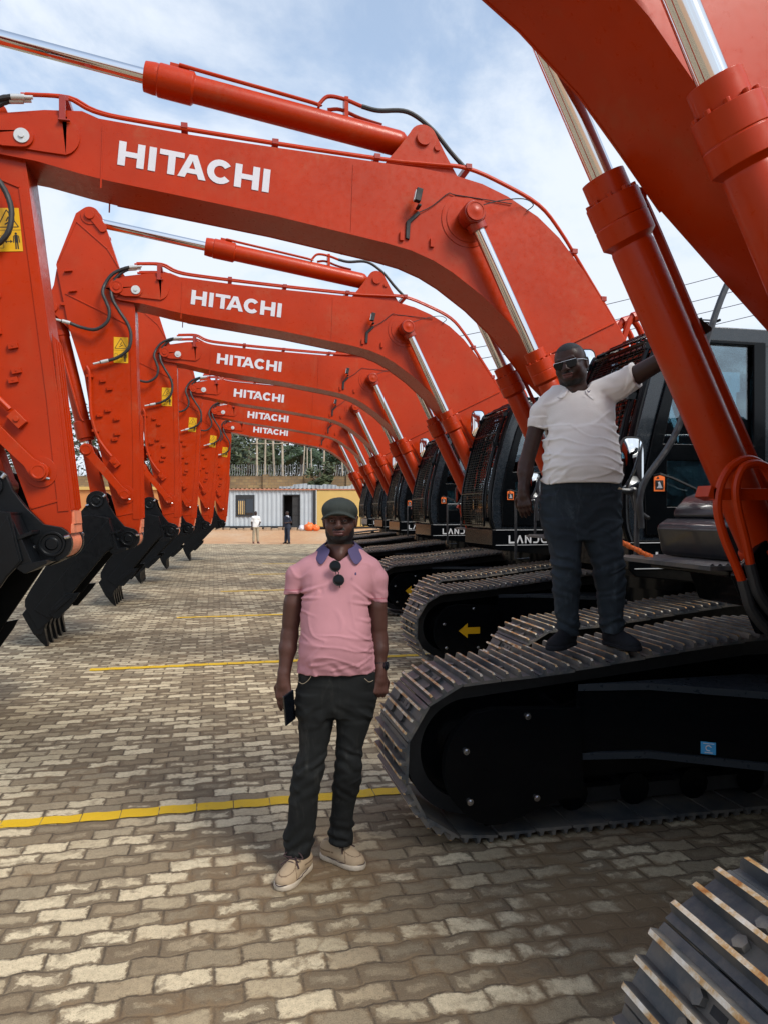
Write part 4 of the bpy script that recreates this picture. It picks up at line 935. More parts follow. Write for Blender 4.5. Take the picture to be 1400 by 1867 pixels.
def palm(xr, d, z0, h, label, seed):
    r = random.Random(seed); rt = yard('palm_tree', xr, d, z0); tag(rt, label, 'palm tree', 'trees beyond the boundary wall')
    m = MB(); m.tube([(0, 0, 0), (.1, 0, h*.5), (0, 0, h)], [.26, .2, .17], 8); m.build('trunk', 'bark', rt)
    m = MB()
    for i in range(26):
        a = r.uniform(0, 6.28); el = r.uniform(-.2, 1.2); L_ = r.uniform(2.2, 3.1); P_ = []
        for k in range(9):
            t = k/8; P_.append(Vector((math.cos(a)*L_*t*math.cos(el*.7), math.sin(a)*L_*t*math.cos(el*.7), h+L_*(t*math.sin(el)-.65*t*t))))
        for k in range(1, 9):
            for q in range(3):
                p = P_[k-1].lerp(P_[k], q/3); dr = (P_[k]-P_[k-1]).normalized(); sd2 = dr.cross(Vector((0, 0, 1))).normalized(); l_ = .62*math.sin(math.pi*(.12+.85*k/9))
                for s_ in (-1, 1):
                    tp = p+sd2*s_*l_*.8+dr*l_*.5-Vector((0, 0, l_*r.uniform(.15, .5))); m.add([p, p+dr*.07, tp], [(0, 1, 2)])
    m.build('crown', 'palm leaf', rt, fix=False)
TL = [(-14.2, 62, 8.2, 6.5, 'leaf dark'), (-11.0, 60, 7.2, 6.0, 'leaf olive'), (-8.3, 64, 9.2, 7.0, 'leaf dark'), (-4.6, 66, 8.4, 7.0, 'leaf dark'), (-.6, 64, 8.0, 6.5, 'leaf olive'), (3.0, 62, 7.6, 6.5, 'leaf dark'), (-26, 58, 9.2, 7.5, 'leaf dark'), (-31, 60, 8.0, 8.0, 'leaf olive'), (-20, 66, 7.0, 6.5, 'leaf dark'), (7, 66, 8.2, 7.5, 'leaf dark'), (-12.5, 70, 9.0, 8.0, 'leaf dark'), (-2.5, 72, 9.5, 8.0, 'leaf dark')]
LBL = ['bushy dark tree at the left edge of the gap under the farthest boom', 'low olive green tree just left of the palms above the grey office', 'tallest dark tree rising behind the poles above the office window', 'dark tree behind the wooden poles above the office door', 'olive tree above the yellow container', 'dark tree just left of the far cabs, behind the tin fence', 'dark tree glimpsed between the two nearest excavator arms', 'pale olive tree at the far left behind the nearest arm', 'low dark tree behind the orange shed', 'dark tree hidden behind the far cabs', 'broad dark tree filling the gap behind the left poles', 'broad dark tree filling the gap behind the right palms']
for i, (xr, d_, h_, w_, mt) in enumerate(TL): tree(xr, d_, .9, h_, w_, mt, LBL[i], 20+i)
palm(-6.6, 60, .9, 5.4, 'palm tree with drooping fronds above the office window', 5); palm(-4.0, 61, .9, 5.0, 'palm tree with spread fronds above the open door of the office', 6); palm(-9.6, 62, .9, 5.2, 'palm tree left of the tall wooden poles', 7); palm(2.2, 59, .9, 4.4, 'palm tree right of the poles, near the far cabs', 9)
# poles
for i, (xr, h_, r_) in enumerate([(-9.35, 6.6, .085), (-8.85, 6.4, .075), (-8.2, 6.5, .085), (-7.45, 6.3, .09), (-5.95, 5.9, .055), (-5.65, 5.7, .05), (-5.3, 5.6, .05), (-4.5, 5.9, .075), (-3.1, 5.0, .06)]):
    rt = tag(yard('wooden_pole', xr, 54.6+.3*(i % 3), 0.8), '%s wooden pole from the left, %s, behind the brick wall' % (ORD[i], ['carrying a cross rail', 'pale and thin', 'pale and straight', 'thickest of the left four', 'dark and thin', 'slim and dark, mid row', 'slim and straight', 'bright and tall', 'shortest and near the cabs'][i]), 'pole', 'wooden poles behind the wall')
    m = MB(); m.tube([(0, 0, 0), (.05*math.sin(i), 0, h_*.6), (.1*math.sin(i*2), 0, h_)], [r_*1.3, r_, r_*.8], 8); m.build('shaft', 'pole wood', rt)
    if i == 0: m = MB(); m.tube([(-.4, -.1, h_*.9), (2.3, -.1, h_*.9)], .03, 5); m.build('cross_rail', 'pole wood', rt)
# shrub on the wall
tree(-4.6, 52.4, 1.2, 3.9, 1.9, 'leaf olive', 'small green shrub growing in front of the brick wall', 77, 900)
# bags by the yellow container
for k, (xr, mt, lb, s_) in enumerate([(-4.55, 'label orange', 'bright orange bag on the ground at the corner of the grey office', .30), (-4.15, 'label orange', 'smaller orange bag beside the bright orange one near the office corner', .22), (-5.0, 'letter white', 'white bundle lying left of the orange bags near the office corner', .2)]):
    bm = bmesh.new(); bmesh.ops.create_icosphere(bm, subdivisions=3, radius=1)
    for v in bm.verts: v.co = Vector((v.co.x*s_, v.co.y*s_*.8, (v.co.z+.85)*s_*.9))*(1+.25*mn_(v.co*2+Vector((k, 0, 0))))
    me = bpy.data.meshes.new('cloth_bag'); bm.to_mesh(me); bm.free(); me.materials.append(MAT[mt]); me.polygons.foreach_set('use_smooth', [True]*len(me.polygons)); o = bpy.data.objects.new('cloth_bag', me); col.objects.link(o); o.location = ax(xr, 45.3, .55); tag(o, lb, 'bag', 'bags by the office corner')
# orange lashing strap left on the step of the nearest machine
m = MB(); a_, b_ = Vector(ax(1.43, 4.44, 1.515)), Vector(ax(1.56, 4.30, 1.432)); dr_ = (b_-a_).normalized(); up_ = Vector((0, 0, 1))
for i in range(8):
    p0, p1 = a_.lerp(b_, i/8), a_.lerp(b_, (i+1)/8); tw = .016+.003*math.sin(i*2.1)
    m.add([p0-up_*tw, p1-up_*tw, p1+up_*tw, p0+up_*tw], [(0, 1, 2, 3)])
o = m.build('lashing_strap', 'label orange', fix=False); o.modifiers.new('s', 'SOLIDIFY').thickness = .003; tag(o, 'short orange lashing strap hanging behind the knee of the man in white', 'strap')
# power lines overhead at the right
for i, (z0, z1) in enumerate([(14.6, 17.4), (13.9, 16.2), (13.3, 15.4), (12.6, 14.6)]):
    m = MB(); pts = []
    for k in range(25):
        t = k/24; a_ = Vector(ax(-2, 42, z0-4)); b_ = Vector(ax(30, 36, z1)); p = a_.lerp(b_, t); p.z -= 1.6*4*t*(1-t)*.5; pts.append(p)
    m.tube(pts, .018, 4); o = m.build('power_line', 'rubber'); tag(o, 'thin overhead cable in the sky above the right cab, %s' % ['highest of the four', 'second from the top', 'third from the top', 'lowest of the four'][i], 'cable', 'overhead cables')
# ------------------------------------------------------------------ people: smooth blended volumes turned into one skin
_rs = np.random.RandomState(7); _LAT = _rs.rand(32, 32, 32).astype(np.float32)
def vnoise(x, y, z):
    xi, yi, zi = np.floor(x).astype(int), np.floor(y).astype(int), np.floor(z).astype(int); fx_, fy_, fz_ = x-xi, y-yi, z-zi
    s = lambda t: t*t*(3-2*t); fx_, fy_, fz_ = s(fx_), s(fy_), s(fz_); r = 0
    for i in (0, 1):
        for j in (0, 1):
            for k in (0, 1):
                r = r+_LAT[(xi+i) % 32, (yi+j) % 32, (zi+k) % 32]*(fx_ if i else 1-fx_)*(fy_ if j else 1-fy_)*(fz_ if k else 1-fz_)
    return r-.5
def crease(x, y, z, sc=(9, 9, 9), w=.16, warp=1.2, off=0.0):    # thin irregular ridges, like folds in cloth
    q = vnoise(x*5+off+9, y*5, z*5)*warp; n = vnoise(x*sc[0]+q+off, y*sc[1]+q, z*sc[2]-q)
    return np.exp(-(n/w)**2)
class Vol:
    def __init__(s, lo, hi, h):
        s.h = h; s.lo = np.array(lo, float); s.n = (np.ceil((np.array(hi)-s.lo)/h)).astype(int)+1
        s.D = np.full(s.n, 1.0, np.float32); s.T = None
        s.ax = [s.lo[i]+h*np.arange(s.n[i]) for i in range(3)]
    def sub(s, lo, hi):
        sl = []
        for i in range(3):
            a = int(np.clip(math.floor((lo[i]-s.lo[i])/s.h), 0, s.n[i])); b_ = int(np.clip(math.ceil((hi[i]-s.lo[i])/s.h)+1, 0, s.n[i])); sl.append(slice(a, b_))
        g = np.meshgrid(*[s.ax[i][sl[i]] for i in range(3)], indexing='ij', sparse=True)
        return tuple(sl), g
    def put(s, lo, hi, fn, k, mode='u'):
        pad = k+.02; sl, g = s.sub([a-pad for a in lo], [a+pad for a in hi])
        if min(s.D[sl].shape) == 0: return
        d = fn(*g).astype(np.float32); D = s.D[sl]
        if mode == 's': d = -d
        k = max(k, 1e-4)
        if mode == 'u': hh = np.clip(.5+.5*(D-d)/k, 0, 1); s.D[sl] = D*(1-hh)+d*hh-k*hh*(1-hh)
        else: hh = np.clip(.5-.5*(D-d)/k, 0, 1); s.D[sl] = D*(1-hh)+d*hh+k*hh*(1-hh)
    def cap(s, a, b_, ra, rb, k=.01, sc=(1, 1, 1), mode='u'):
        a = np.array(a, float); b_ = np.array(b_, float); S_ = np.array(sc, float); r = max(ra, rb)*max(sc)+.005
        def fn(x, y, z):
            px, py, pz = (x-a[0])/S_[0], (y-a[1])/S_[1], (z-a[2])/S_[2]; q = (b_-a)/S_; L2 = (q*q).sum()+1e-9
            t = np.clip((px*q[0]+py*q[1]+pz*q[2])/L2, 0, 1)
            return (np.sqrt((px-q[0]*t)**2+(py-q[1]*t)**2+(pz-q[2]*t)**2)-(ra+(rb-ra)*t))*S_.min()
        s.put(np.minimum(a, b_)-r, np.maximum(a, b_)+r, fn, k, mode)
    def ell(s, c, r, k=.01, rot=None, mode='u'):
        c = np.array(c, float); r = np.array(r, float); M_ = np.array(rot.transposed()) if rot is not None else np.eye(3); mr_ = r.max()+.005
        def fn(x, y, z):
            p = [x-c[0], y-c[1], z-c[2]]; q = [(M_[i, 0]*p[0]+M_[i, 1]*p[1]+M_[i, 2]*p[2])/r[i] for i in range(3)]
            l_ = np.sqrt(q[0]**2+q[1]**2+q[2]**2); l2 = np.sqrt((q[0]/r[0])**2+(q[1]/r[1])**2+(q[2]/r[2])**2)+1e-6
            return l_*(l_-1)/l2
        s.put(c-mr_, c+mr_, fn, k, mode)
    def loft(s, lv, k=.02, p=2.3, cut=True):                  # lv: (z, x0, x1, cy, ry), top to bottom or back
        lv = sorted(lv); Z_ = np.array([q[0] for q in lv]); cx_ = np.array([(q[1]+q[2])/2 for q in lv]); rx = np.array([(q[2]-q[1])/2 for q in lv]); cy = np.array([q[3] for q in lv]); ry = np.array([q[4] for q in lv])
        zf = np.linspace(Z_[0], Z_[-1], 120)
        def cr_(v):
            m_ = np.gradient(v, Z_); o = np.empty_like(zf)
            for i, z_ in enumerate(zf):
                j = min(max(np.searchsorted(Z_, z_)-1, 0), len(Z_)-2); h_ = Z_[j+1]-Z_[j]; t = (z_-Z_[j])/h_
                o[i] = (2*t**3-3*t*t+1)*v[j]+(t**3-2*t*t+t)*h_*m_[j]+(-2*t**3+3*t*t)*v[j+1]+(t**3-t*t)*h_*m_[j+1]
            return o
        CX, RX, CY, RY = cr_(cx_), cr_(rx), cr_(cy), cr_(ry)
        def fn(x, y, z):
            zc = np.clip(z, Z_[0], Z_[-1]); a, b_, c, d = [np.interp(zc, zf, q) for q in (CX, RX, CY, RY)]
            e = (np.abs((x-a)/b_)**p+np.abs((y-c)/d)**p)**(1/p); f = (e-1)*np.minimum(b_, d)
            return np.maximum(f, np.abs(z-(Z_[0]+Z_[-1])/2)-(Z_[-1]-Z_[0])/2)
        s.put([(cx_-rx).min(), (cy-ry).min(), Z_[0]], [(cx_+rx).max(), (cy+ry).max(), Z_[-1]], fn, k)
    def half(s, p, n, r=.2, k=.003):                          # cut away the side the normal points to, within r of p
        p = np.array(p, float); n = np.array(n, float)/np.linalg.norm(n)
        def fn(x, y, z): return np.maximum(-((x-p[0])*n[0]+(y-p[1])*n[1]+(z-p[2])*n[2]), np.sqrt((x-p[0])**2+(y-p[1])**2+(z-p[2])**2)-r)
        s.put(p-r, p+r, fn, k, 's')
    def disp(s, fn):
        i = np.where(np.abs(s.D) < .03); x, y, z = (s.ax[a][i[a]] for a in range(3)); s.D[i] += fn(x, y, z).astype(np.float32)
    def mesh(s, name, mats, parent, pick=None, smooth=1):
        D = s.D; n0, n1, n2 = D.shape; neg = D < 0; c = np.zeros((n0-1, n1-1, n2-1), np.uint8); off = [(i, j, k) for i in (0, 1) for j in (0, 1) for k in (0, 1)]
        sl = lambda i, n: slice(i, n-1+i)
        for i, j, k in off: c += neg[sl(i, n0), sl(j, n1), sl(k, n2)]
        act = np.argwhere((c > 0) & (c < 8)); idx = np.full(c.shape, -1, np.int64); idx[tuple(act.T)] = np.arange(len(act))
        P_ = np.zeros((len(act), 3)); W_ = np.zeros(len(act))
        vals = {o: D[act[:, 0]+o[0], act[:, 1]+o[1], act[:, 2]+o[2]] for o in off}
        for a in off:
            for d in range(3):
                if a[d] == 0:
                    b_ = list(a); b_[d] = 1; b_ = tuple(b_); va, vb = vals[a], vals[b_]; m_ = (va < 0) != (vb < 0); t = np.where(m_, va/(va-vb+1e-12), 0)
                    q = np.tile(np.array(a, float), (len(act), 1)); q[:, d] = t; P_[m_] += q[m_]; W_ += m_
        V = s.lo+(act+P_/np.maximum(W_, 1)[:, None])*s.h; F = []
        for d in range(3):
            e = [slice(None)]*3; f = [slice(None)]*3; e[d] = slice(0, D.shape[d]-1); f[d] = slice(1, D.shape[d]); ch = np.argwhere(neg[tuple(e)] != neg[tuple(f)]); u_, v_ = (d+1) % 3, (d+2) % 3
            ch = ch[(ch[:, u_] > 0) & (ch[:, v_] > 0) & (ch[:, u_] < D.shape[u_]-1) & (ch[:, v_] < D.shape[v_]-1)]; st = neg[tuple(ch.T)]
            q = []
            for du, dv in ((-1, -1), (0, -1), (0, 0), (-1, 0)):
                r = ch.copy(); r[:, u_] += du; r[:, v_] += dv; q.append(idx[tuple(r.T)])
            q = np.stack(q, 1); q[~st] = q[~st][:, ::-1]; F.append(q)
        F = np.concatenate(F); F = F[(F >= 0).all(1)]
        for _ in range(smooth):                               # light smoothing of the voxel steps
            S_ = np.zeros_like(V); C_ = np.zeros(len(V))
            for i in range(4):
                a_, b_ = F[:, i], F[:, (i+1) % 4]; np.add.at(S_, a_, V[b_]); np.add.at(C_, a_, 1); np.add.at(S_, b_, V[a_]); np.add.at(C_, b_, 1)
            V = V*.5+.5*S_/np.maximum(C_, 1)[:, None]
        me = bpy.data.meshes.new(name); me.vertices.add(len(V)); me.vertices.foreach_set('co', V.ravel()); me.loops.add(F.size); me.loops.foreach_set('vertex_index', F.ravel().astype(np.int32))
        me.polygons.add(len(F)); me.polygons.foreach_set('loop_start', np.arange(0, F.size, 4, dtype=np.int32)); me.update(calc_edges=True)
        for m_ in mats: me.materials.append(MAT[m_])
        if pick is not None:
            cc = V[F].mean(1); me.polygons.foreach_set('material_index', pick(cc[:, 0], cc[:, 1], cc[:, 2]).astype(np.int32))
        me.polygons.foreach_set('use_smooth', [True]*len(F)); me.validate(); o = bpy.data.objects.new(name, me); col.objects.link(o); o.parent = parent; return o

def skinmat(name, c):
    b = NB(name); f = b.noise(7, 5, .6)
    b.setc(b.ramp(f, [(.3, tuple(x*.78 for x in c)), (.7, tuple(x*1.22 for x in c))])); b.set(Roughness=b.mr(b.noise(60, 4), .3, .7, .36, .55), Specular_IOR_Level=.30); b.bump(b.noise(220, 3), .12, .001)
skinmat('skin brown', (.082, .036, .027)); skinmat('skin dark', (.038, .0175, .0135)); skinmat('lips', (.11, .042, .038)); skinmat('skin deep brown', (.045, .020, .016))
simple('hair black', (.008, .007, .007), .75, bump=.5, bscale=300)
simple('eye white', (.12, .085, .075), .4, var=.02); simple('nail', (.32, .16, .14), .35, var=.05)
def cloth(name, c, var=.1, rough=.85, weave=700, bs=.25, fade=None, fs=(30, 30, 3)):
    b = NB(name); f = b.noise(4, 5, .6); k = b.ramp(f, [(.3, tuple(x*(1-var) for x in c)), (.7, tuple(min(1, x*(1+var)) for x in c))])
    if fade:
        mp = b.n('ShaderNodeMapping'); mp.inputs['Scale'].default_value = fs; b.l(b.tc.outputs['Object'], mp.inputs[0]); k = b.mix(b.mr(b.noise(1.6, 6, .7, vec=mp.outputs[0], dist=.5), .5, .78, 0, .75), k, fade)
    b.setc(k); b.set(Roughness=rough, Specular_IOR_Level=.2); b.bump(b.math('ADD', b.noise(weave, 2), b.math('MULTIPLY', b.noise(35, 4, .6), .6)), bs, .003)
cloth('pink pique', (.47, .225, .25)); cloth('collar violet', (.085, .068, .145)); cloth('white pique', (.72, .70, .69), .05, bs=.45, weave=380)
cloth('black denim', (.011, .012, .012), .3, fade=(.050, .049, .044), fs=(8, 8, 2.5)); cloth('blue denim', (.017, .024, .032), .3, fade=(.060, .080, .097), fs=(9, 9, 3))
cloth('cap cloth', (.040, .047, .042), .12, fade=(.075, .08, .07), fs=(14, 14, 14)); cloth('shoe canvas', (.42, .31, .20), .12); cloth('shoe black', (.008, .009, .012), .2); cloth('khaki', (.33, .27, .19)); cloth('navy cloth', (.030, .036, .055)); cloth('pink seam', (.42, .13, .16))
simple('shoe seam', (.20, .13, .075) , .8); simple('shoe sole', (.50, .42, .32), .6, var=.15, scale=30); simple('lace', (.045, .022, .022), .7); simple('lens', (.003, .004, .006), .15, var=.02, spec=.2); simple('phone body', (.008, .010, .014), .12, coat=.8)

def rotm(yaw=0, pitch=0, roll=0): return Matrix.Rotation(R(yaw), 3, 'Z') @ Matrix.Rotation(R(roll), 3, 'Y') @ Matrix.Rotation(R(pitch), 3, 'X')
def head(V, c, M_, s=1.0, heavy=0.0):
    c = Vector(c); T = lambda x, y, z: tuple(c+M_ @ Vector((x*s, y*s, z*s))); E_ = lambda x, y, z, a, b_, d, k=.012, mode='u', rot=None: V.ell(T(x, y, z), (a*s, b_*s, d*s), k*s, M_ if rot is None else M_ @ rot, mode)
    hw = 1+heavy
    E_(0, .012, .028, .075, .095, .083); E_(0, -.03, .03, .064, .062, .064, .03); E_(0, -.022, -.045, .062*hw, .070, .056, .03); E_(0, -.058, -.083, .031*hw, .032, .022, .024)
    for q in (-1, 1):
        E_(q*.037, -.062, -.030, .027*hw, .028, .030, .02); E_(q*.046, -.01, -.062, .020*hw, .04, .03, .02); E_(q*.028, -.093, .022, .026, .012, .009, .010)
        E_(q*.031, -.104, -.001, .017, .013, .0095, .008, 's'); E_(q*.078, .010, -.010, .009, .019, .031, .006, rot=rotm(0, -8, q*8)); E_(q*.086, .004, -.010, .006, .010, .018, .004, 's')
        E_(q*.015, -.108, -.031, .0095, .011, .0075, .006); E_(q*.030, -.0955, .004, .016, .010, .0045, .004); E_(q*.030, -.095, -.010, .015, .009, .004, .004)
    V.cap(T(0, -.096, .012), T(0, -.117, -.026), .009*s, .0135*s, .010*s); E_(0, -.113, -.031, .014, .012, .010, .007)
    E_(0, -.088, -.055, .030, .018, .018, .012); E_(0, -.103, -.0525, .026, .010, .0062, .004); E_(0, -.101, -.0655, .023, .010, .0078, .004); E_(0, -.111, -.0585, .021, .008, .0017, .002, 's')
    return T
def hand(V, w_, ax_, nrm, thumb, curl, s=1.0, spread=.0):
    # w_: wrist, ax_: direction wrist->knuckles, nrm: back-of-hand normal, thumb: +1/-1 side, curl: list of 4 total curls (degrees)
    a = Vector(ax_).normalized(); n_ = Vector(nrm); n_ = (n_-a*n_.dot(a)).normalized(); l_ = a.cross(n_)*thumb; w_ = Vector(w_)
    k0 = w_+a*.085*s
    for q, r_ in ((-.030, .013), (-.010, .0145), (.010, .0145), (.030, .014)):
        V.cap(w_+a*.01*s+l_*q*.5*s, k0+l_*q*s, r_*s*1.05, r_*s, .008*s)
    V.cap(w_-a*.02*s, w_+a*.03*s, .027*s, .026*s, .015*s); tips = []
    for i, (q, L_, r_) in enumerate(((.030, .070, .0096), (.010, .078, .0100), (-.010, .073, .0096), (-.029, .058, .0086))):
        p = k0+l_*q*s; cu = R(curl[i]); d0 = a
        for j, (fr, cf_) in enumerate(((.45, .38), (.30, .36), (.25, .26))):
            ang = cu*cf_; d0 = (d0*math.cos(ang)-n_*math.sin(ang)) if j == 0 else None or Vector(d0)
            if j: pass
            # rotate direction and normal together
            if j == 0: nn = (n_*math.cos(ang)+a*math.sin(ang))
            else: d1 = d0*math.cos(ang)-nn*math.sin(ang); nn = nn*math.cos(ang)+d0*math.sin(ang); d0 = d1
            p2 = p+d0*L_*fr*s+l_*spread*(q/.03)*.004; V.cap(p, p2, r_*s*(1.04-.08*j), r_*s*(.98-.08*j), .0035*s); p = p2
        tips.append(p)
    t0 = w_+a*.022*s+l_*.020*s-n_*.006*s; t1 = t0+(a*.55+l_*.62-n_*.35).normalized()*.045*s; t2 = t1+(a*.85+l_*.1-n_*.45).normalized()*.034*s; t3 = t2+(a*.8-l_*.25-n_*.5).normalized()*.026*s
    V.cap(t0, t1, .0165*s, .0125*s, .010*s); V.cap(t1, t2, .0122*s, .0108*s, .004*s); V.cap(t2, t3, .0108*s, .0092*s, .004*s)
    return k0, t3, tips
def tubeobj(name, pts, r, mat, parent, n=8):
    m = MB(); m.tube(pts, r, n); return m.build(name, mat, parent)
def shoe(parent, heel, toe, z0, upper, sole, w_=.047, high=0.0, ground_z=0.0, name='shoe', laces=True):
    heel = Vector((*heel, z0)); toe = Vector((*toe, z0)); d = toe-heel; L_ = d.length; d.normalize(); rt_ = Vector((d.y, -d.x, 0)); Mx = Matrix((tuple(rt_), tuple(d), (0, 0, 1))).transposed()
    T = lambda x, y, z: tuple(heel+rt_*x+d*(y*L_)+Vector((0, 0, z)))
    V = Vol(np.minimum(heel, toe)-np.array([.11, .11, .03]), np.maximum(heel, toe)+np.array([.11, .11, .22]), .004)
    V.ell(T(0, .12, .045), (w_*.80, .045, .045), .02, Mx); V.ell(T(0, .45, .042), (w_*.86, .085, .045), .03, Mx); V.ell(T(0, .78, .030), (w_*1.02, .062, .036), .03, Mx)
    V.cap(T(0, .16, .06), T(0, .20, .09+high), .040, .036, .03); V.cap(T(0, .30, .07), T(0, .72, .038), .034, .026, .03)
    V.half(T(0, .5, .018), (0, 0, -1), .4); 
    if not high: V.ell(T(0, .18, .115), (.03, .05, .045), .01, Mx, 's')
    def pk(x, y, z):
        px = (x-heel.x)*rt_.x+(y-heel.y)*rt_.y; py = ((x-heel.x)*d.x+(y-heel.y)*d.y)/L_; e = np.sqrt((px/(w_*.66))**2+((py-.74)/.22)**2); r = np.zeros(len(x), int)
        r[(np.abs(e-1) < .055) & (z-z0 > .035)] = 1; r[(np.abs(py-.50-.25*np.abs(px)/w_) < .012) & (np.abs(px) > w_*.45)] = 1; r[(np.abs(z-z0-.056) < .0022) & (py < .40)] = 1; return r
    o = V.mesh(name, [upper, 'shoe seam' if laces else upper], parent, pk)
    V = Vol(np.minimum(heel, toe)-np.array([.11, .11, .03]), np.maximum(heel, toe)+np.array([.11, .11, .1]), .004)
    V.ell(T(0, .12, .012), (w_*.88, .050, .05), .02, Mx); V.ell(T(0, .45, .012), (w_*.92, .09, .05), .03, Mx); V.ell(T(0, .78, .012), (w_*1.10, .070, .05), .03, Mx)
    V.half(T(0, .5, .026), (0, 0, 1), .4); V.half(T(0, .5, 0.0), (0, 0, -1), .4); V.mesh('sole', [sole], o)
    if laces:
        for t in (.46, .53, .60): tubeobj('lace', smoothpath([T(-.030, t, .084-.08*(t-.46)), T(0, t+.015, .101-.11*(t-.46)), T(.030, t, .084-.08*(t-.46))], 4), .0045, 'lace', o, 6)
        tubeobj('seam', [T(w_*1.0*math.sin(a)*(1.10 if math.cos(a) > 0 else .95), .5+.58*math.cos(a), .027) for a in np.linspace(0, 2*math.pi, 40)], .002, 'lace', o, 5)
        c = Vector(T(0, .47, .099))
        for q in (-1, 1):
            tubeobj('lace', smoothpath([c, c+rt_*q*.022+Vector((0, 0, .018)), c+rt_*q*.050+d*.012+Vector((0, 0, .002)), c+rt_*q*.024+d*.02, c], 5), .0034, 'lace', o, 6)
            tubeobj('lace', smoothpath([c, c+rt_*q*.02+d*.02-Vector((0, 0, .01)), c+rt_*q*.048+d*.045-Vector((0, 0, .03))], 5), .0034, 'lace', o, 6)
    return o

# ------------------------------------------------------------------ man in the pink polo shirt
def man_pink():
    rt = empty('person', ax((605-700)/1350*3.48, 3.48, 0), -TH)
    tag(rt, 'man in pink polo shirt, dark jeans and grey flat cap standing on the paving', 'person')
    X = lambda u: (u-605)*.00258; Z = lambda v: 1.7-(v-934)*.00258
    V = Vol((-.33, -.2, .72), (.33, .2, 1.80), .0042)
    hc = (X(620), -.005, 1.662); T = head(V, hc, rotm(0, 0, -1), .97, .04)
    V.cap((X(620), .015, 1.585), (X(619), .03, 1.46), .058, .066, .02)
    V.loft([(1.46, -.06, .11, .03, .06), (1.40, -.11, .15, .01, .08), (1.2, -.11, .15, .0, .09), (.95, -.12, .17, 0, .08), (.80, -.10, .15, 0, .07)], .03)
    V.ell((X(620), -.012, Z(1013)), (.036, .046, .045), .015)
    # arms
    sL, eL, wL_ = (-.168, .01, 1.395), (-.200, .02, 1.115), (-.222, -.02, .925); sR, eR, wR = (.208, .01, 1.385), (.221, .025, 1.10), (.228, -.015, .945)
    for s_, e_, w2 in ((sL, eL, wL_), (sR, eR, wR)):
        V.cap(s_, e_, .040, .039, .02); V.cap(tuple(Vector(s_).lerp(Vector(e_), .45)+Vector((0, -.006, 0))), tuple(Vector(s_).lerp(Vector(e_), .75)), .041, .036, .02)
        mid = tuple(Vector(e_).lerp(Vector(w2), .3)); V.cap(e_, mid, .038, .039, .02); V.cap(mid, w2, .039, .0255, .02)
    kL, tL, _ = hand(V, wL_, (.03, -.12, -1), (-.35, -1, -.05), 1, [38, 45, 50, 55], 1.02)
    kR, tR, _ = hand(V, wR, (-.02, -.12, -1), (.55, -1, 0), -1, [120, 135, 140, 140], 1.0)
    # beard, lips, hair by place on the head
    hm = Matrix(rotm(0, 0, -1)).transposed()
    def pick(x, y, z):
        hx, hy, hz = (x-hc[0])/.97, (y-hc[1])/.97, (z-hc[2])/.97; r = np.zeros(len(x), int)
        nz_ = vnoise(x*70, y*70, z*70)*.012
        on = (hz > -.13) & (hy < .06)
        beard = on & (((hz+nz_ < -.072) & (hy < .0)) | ((np.abs(hx) > .048) & (hz+nz_ < -.035) & (hy < .02) & (hy > -.07)) | ((np.abs(hx) < .028) & (hz+nz_ < -.041) & (hz > -.0485) & (hy < -.09)))
        r[beard & (hz > -.115)] = 1
        lips = on & (np.abs(hx) < .025) & (hz < -.0475) & (hz > -.072) & (hy < -.094); r[lips] = 2
        hair = (hz > -.02) & (hy > .0) & (hz+.25*hy > .02); r[hair & (np.abs(hx) < .12)] = 1
        brow = on & (np.abs(np.abs(hx)-.03) < .018) & (np.abs(hz-.027) < .0045) & (hy < -.08); r[brow] = 1
        return r
    bd = V.mesh('body', ['skin brown', 'hair black', 'lips'], rt, pick)
    for q in (-1, 1):
        m = MB(); c = T(q*.0305, -.0895, -.002); m.steps(tuple(Vector(c)-Vector((0, .011, 0))*0), (0, -1, 0), [(-.004, .010), (.002, .0105), (.0055, .0085), (.0072, .005)], 14); m.steps(tuple(Vector(c)+Vector((0, -.0068, 0))), (0, -1, 0), [(0, .0048), (.0012, .004), (.0014, .001)], 12, 1); m.build('eye', ['eye white', 'hair black'], bd)
    # shirt
    V = Vol((-.34, -.24, .94), (.34, .22, 1.56), .0045)
    L_ = [(995, 592, 648, .03, .055), (1005, 577, 663, .026, .068), (1015, 563, 675, .022, .080), (1028, 551, 686, .015, .092), (1045, 549, 684, .006, .104), (1085, 550, 678, -.002, .117), (1120, 550, 676, -.012, .124), (1155, 550, 678, -.022, .134), (1190, 547, 682, -.022, .134), (1215, 544, 684, -.014, .126), (1223, 543, 684, -.010, .124)]
    V.loft([(Z(v), X(a), X(b_), c, d) for v, a, b_, c, d in L_], .02, 2.3)
    V.cap((X(562), .012, Z(1036)), (X(541), .010, Z(1052)), .047, .050, .03); V.cap((X(541), .010, Z(1052)), (X(534.5), .012, Z(1092)), .052, .0455, .015)
    V.cap((X(675), .012, Z(1038)), (X(686), .010, Z(1056)), .047, .050, .03); V.cap((X(686), .010, Z(1056)), (X(688.5), .014, Z(1106)), .052, .0445, .015)
    V.half((X(533.5), .01, Z(1083)), (.05, 0, -1), .085); V.half((X(688.5), .01, Z(1098)), (0, 0, -1), .08)
    V.cap((X(619), .02, 1.43), (X(619), -.01, 1.60), .066, .075, .006, mode='s')
    V.cap((X(620), -.072, Z(1022)), (X(619), -.04, Z(1000)), .007, .052, .004, mode='s')
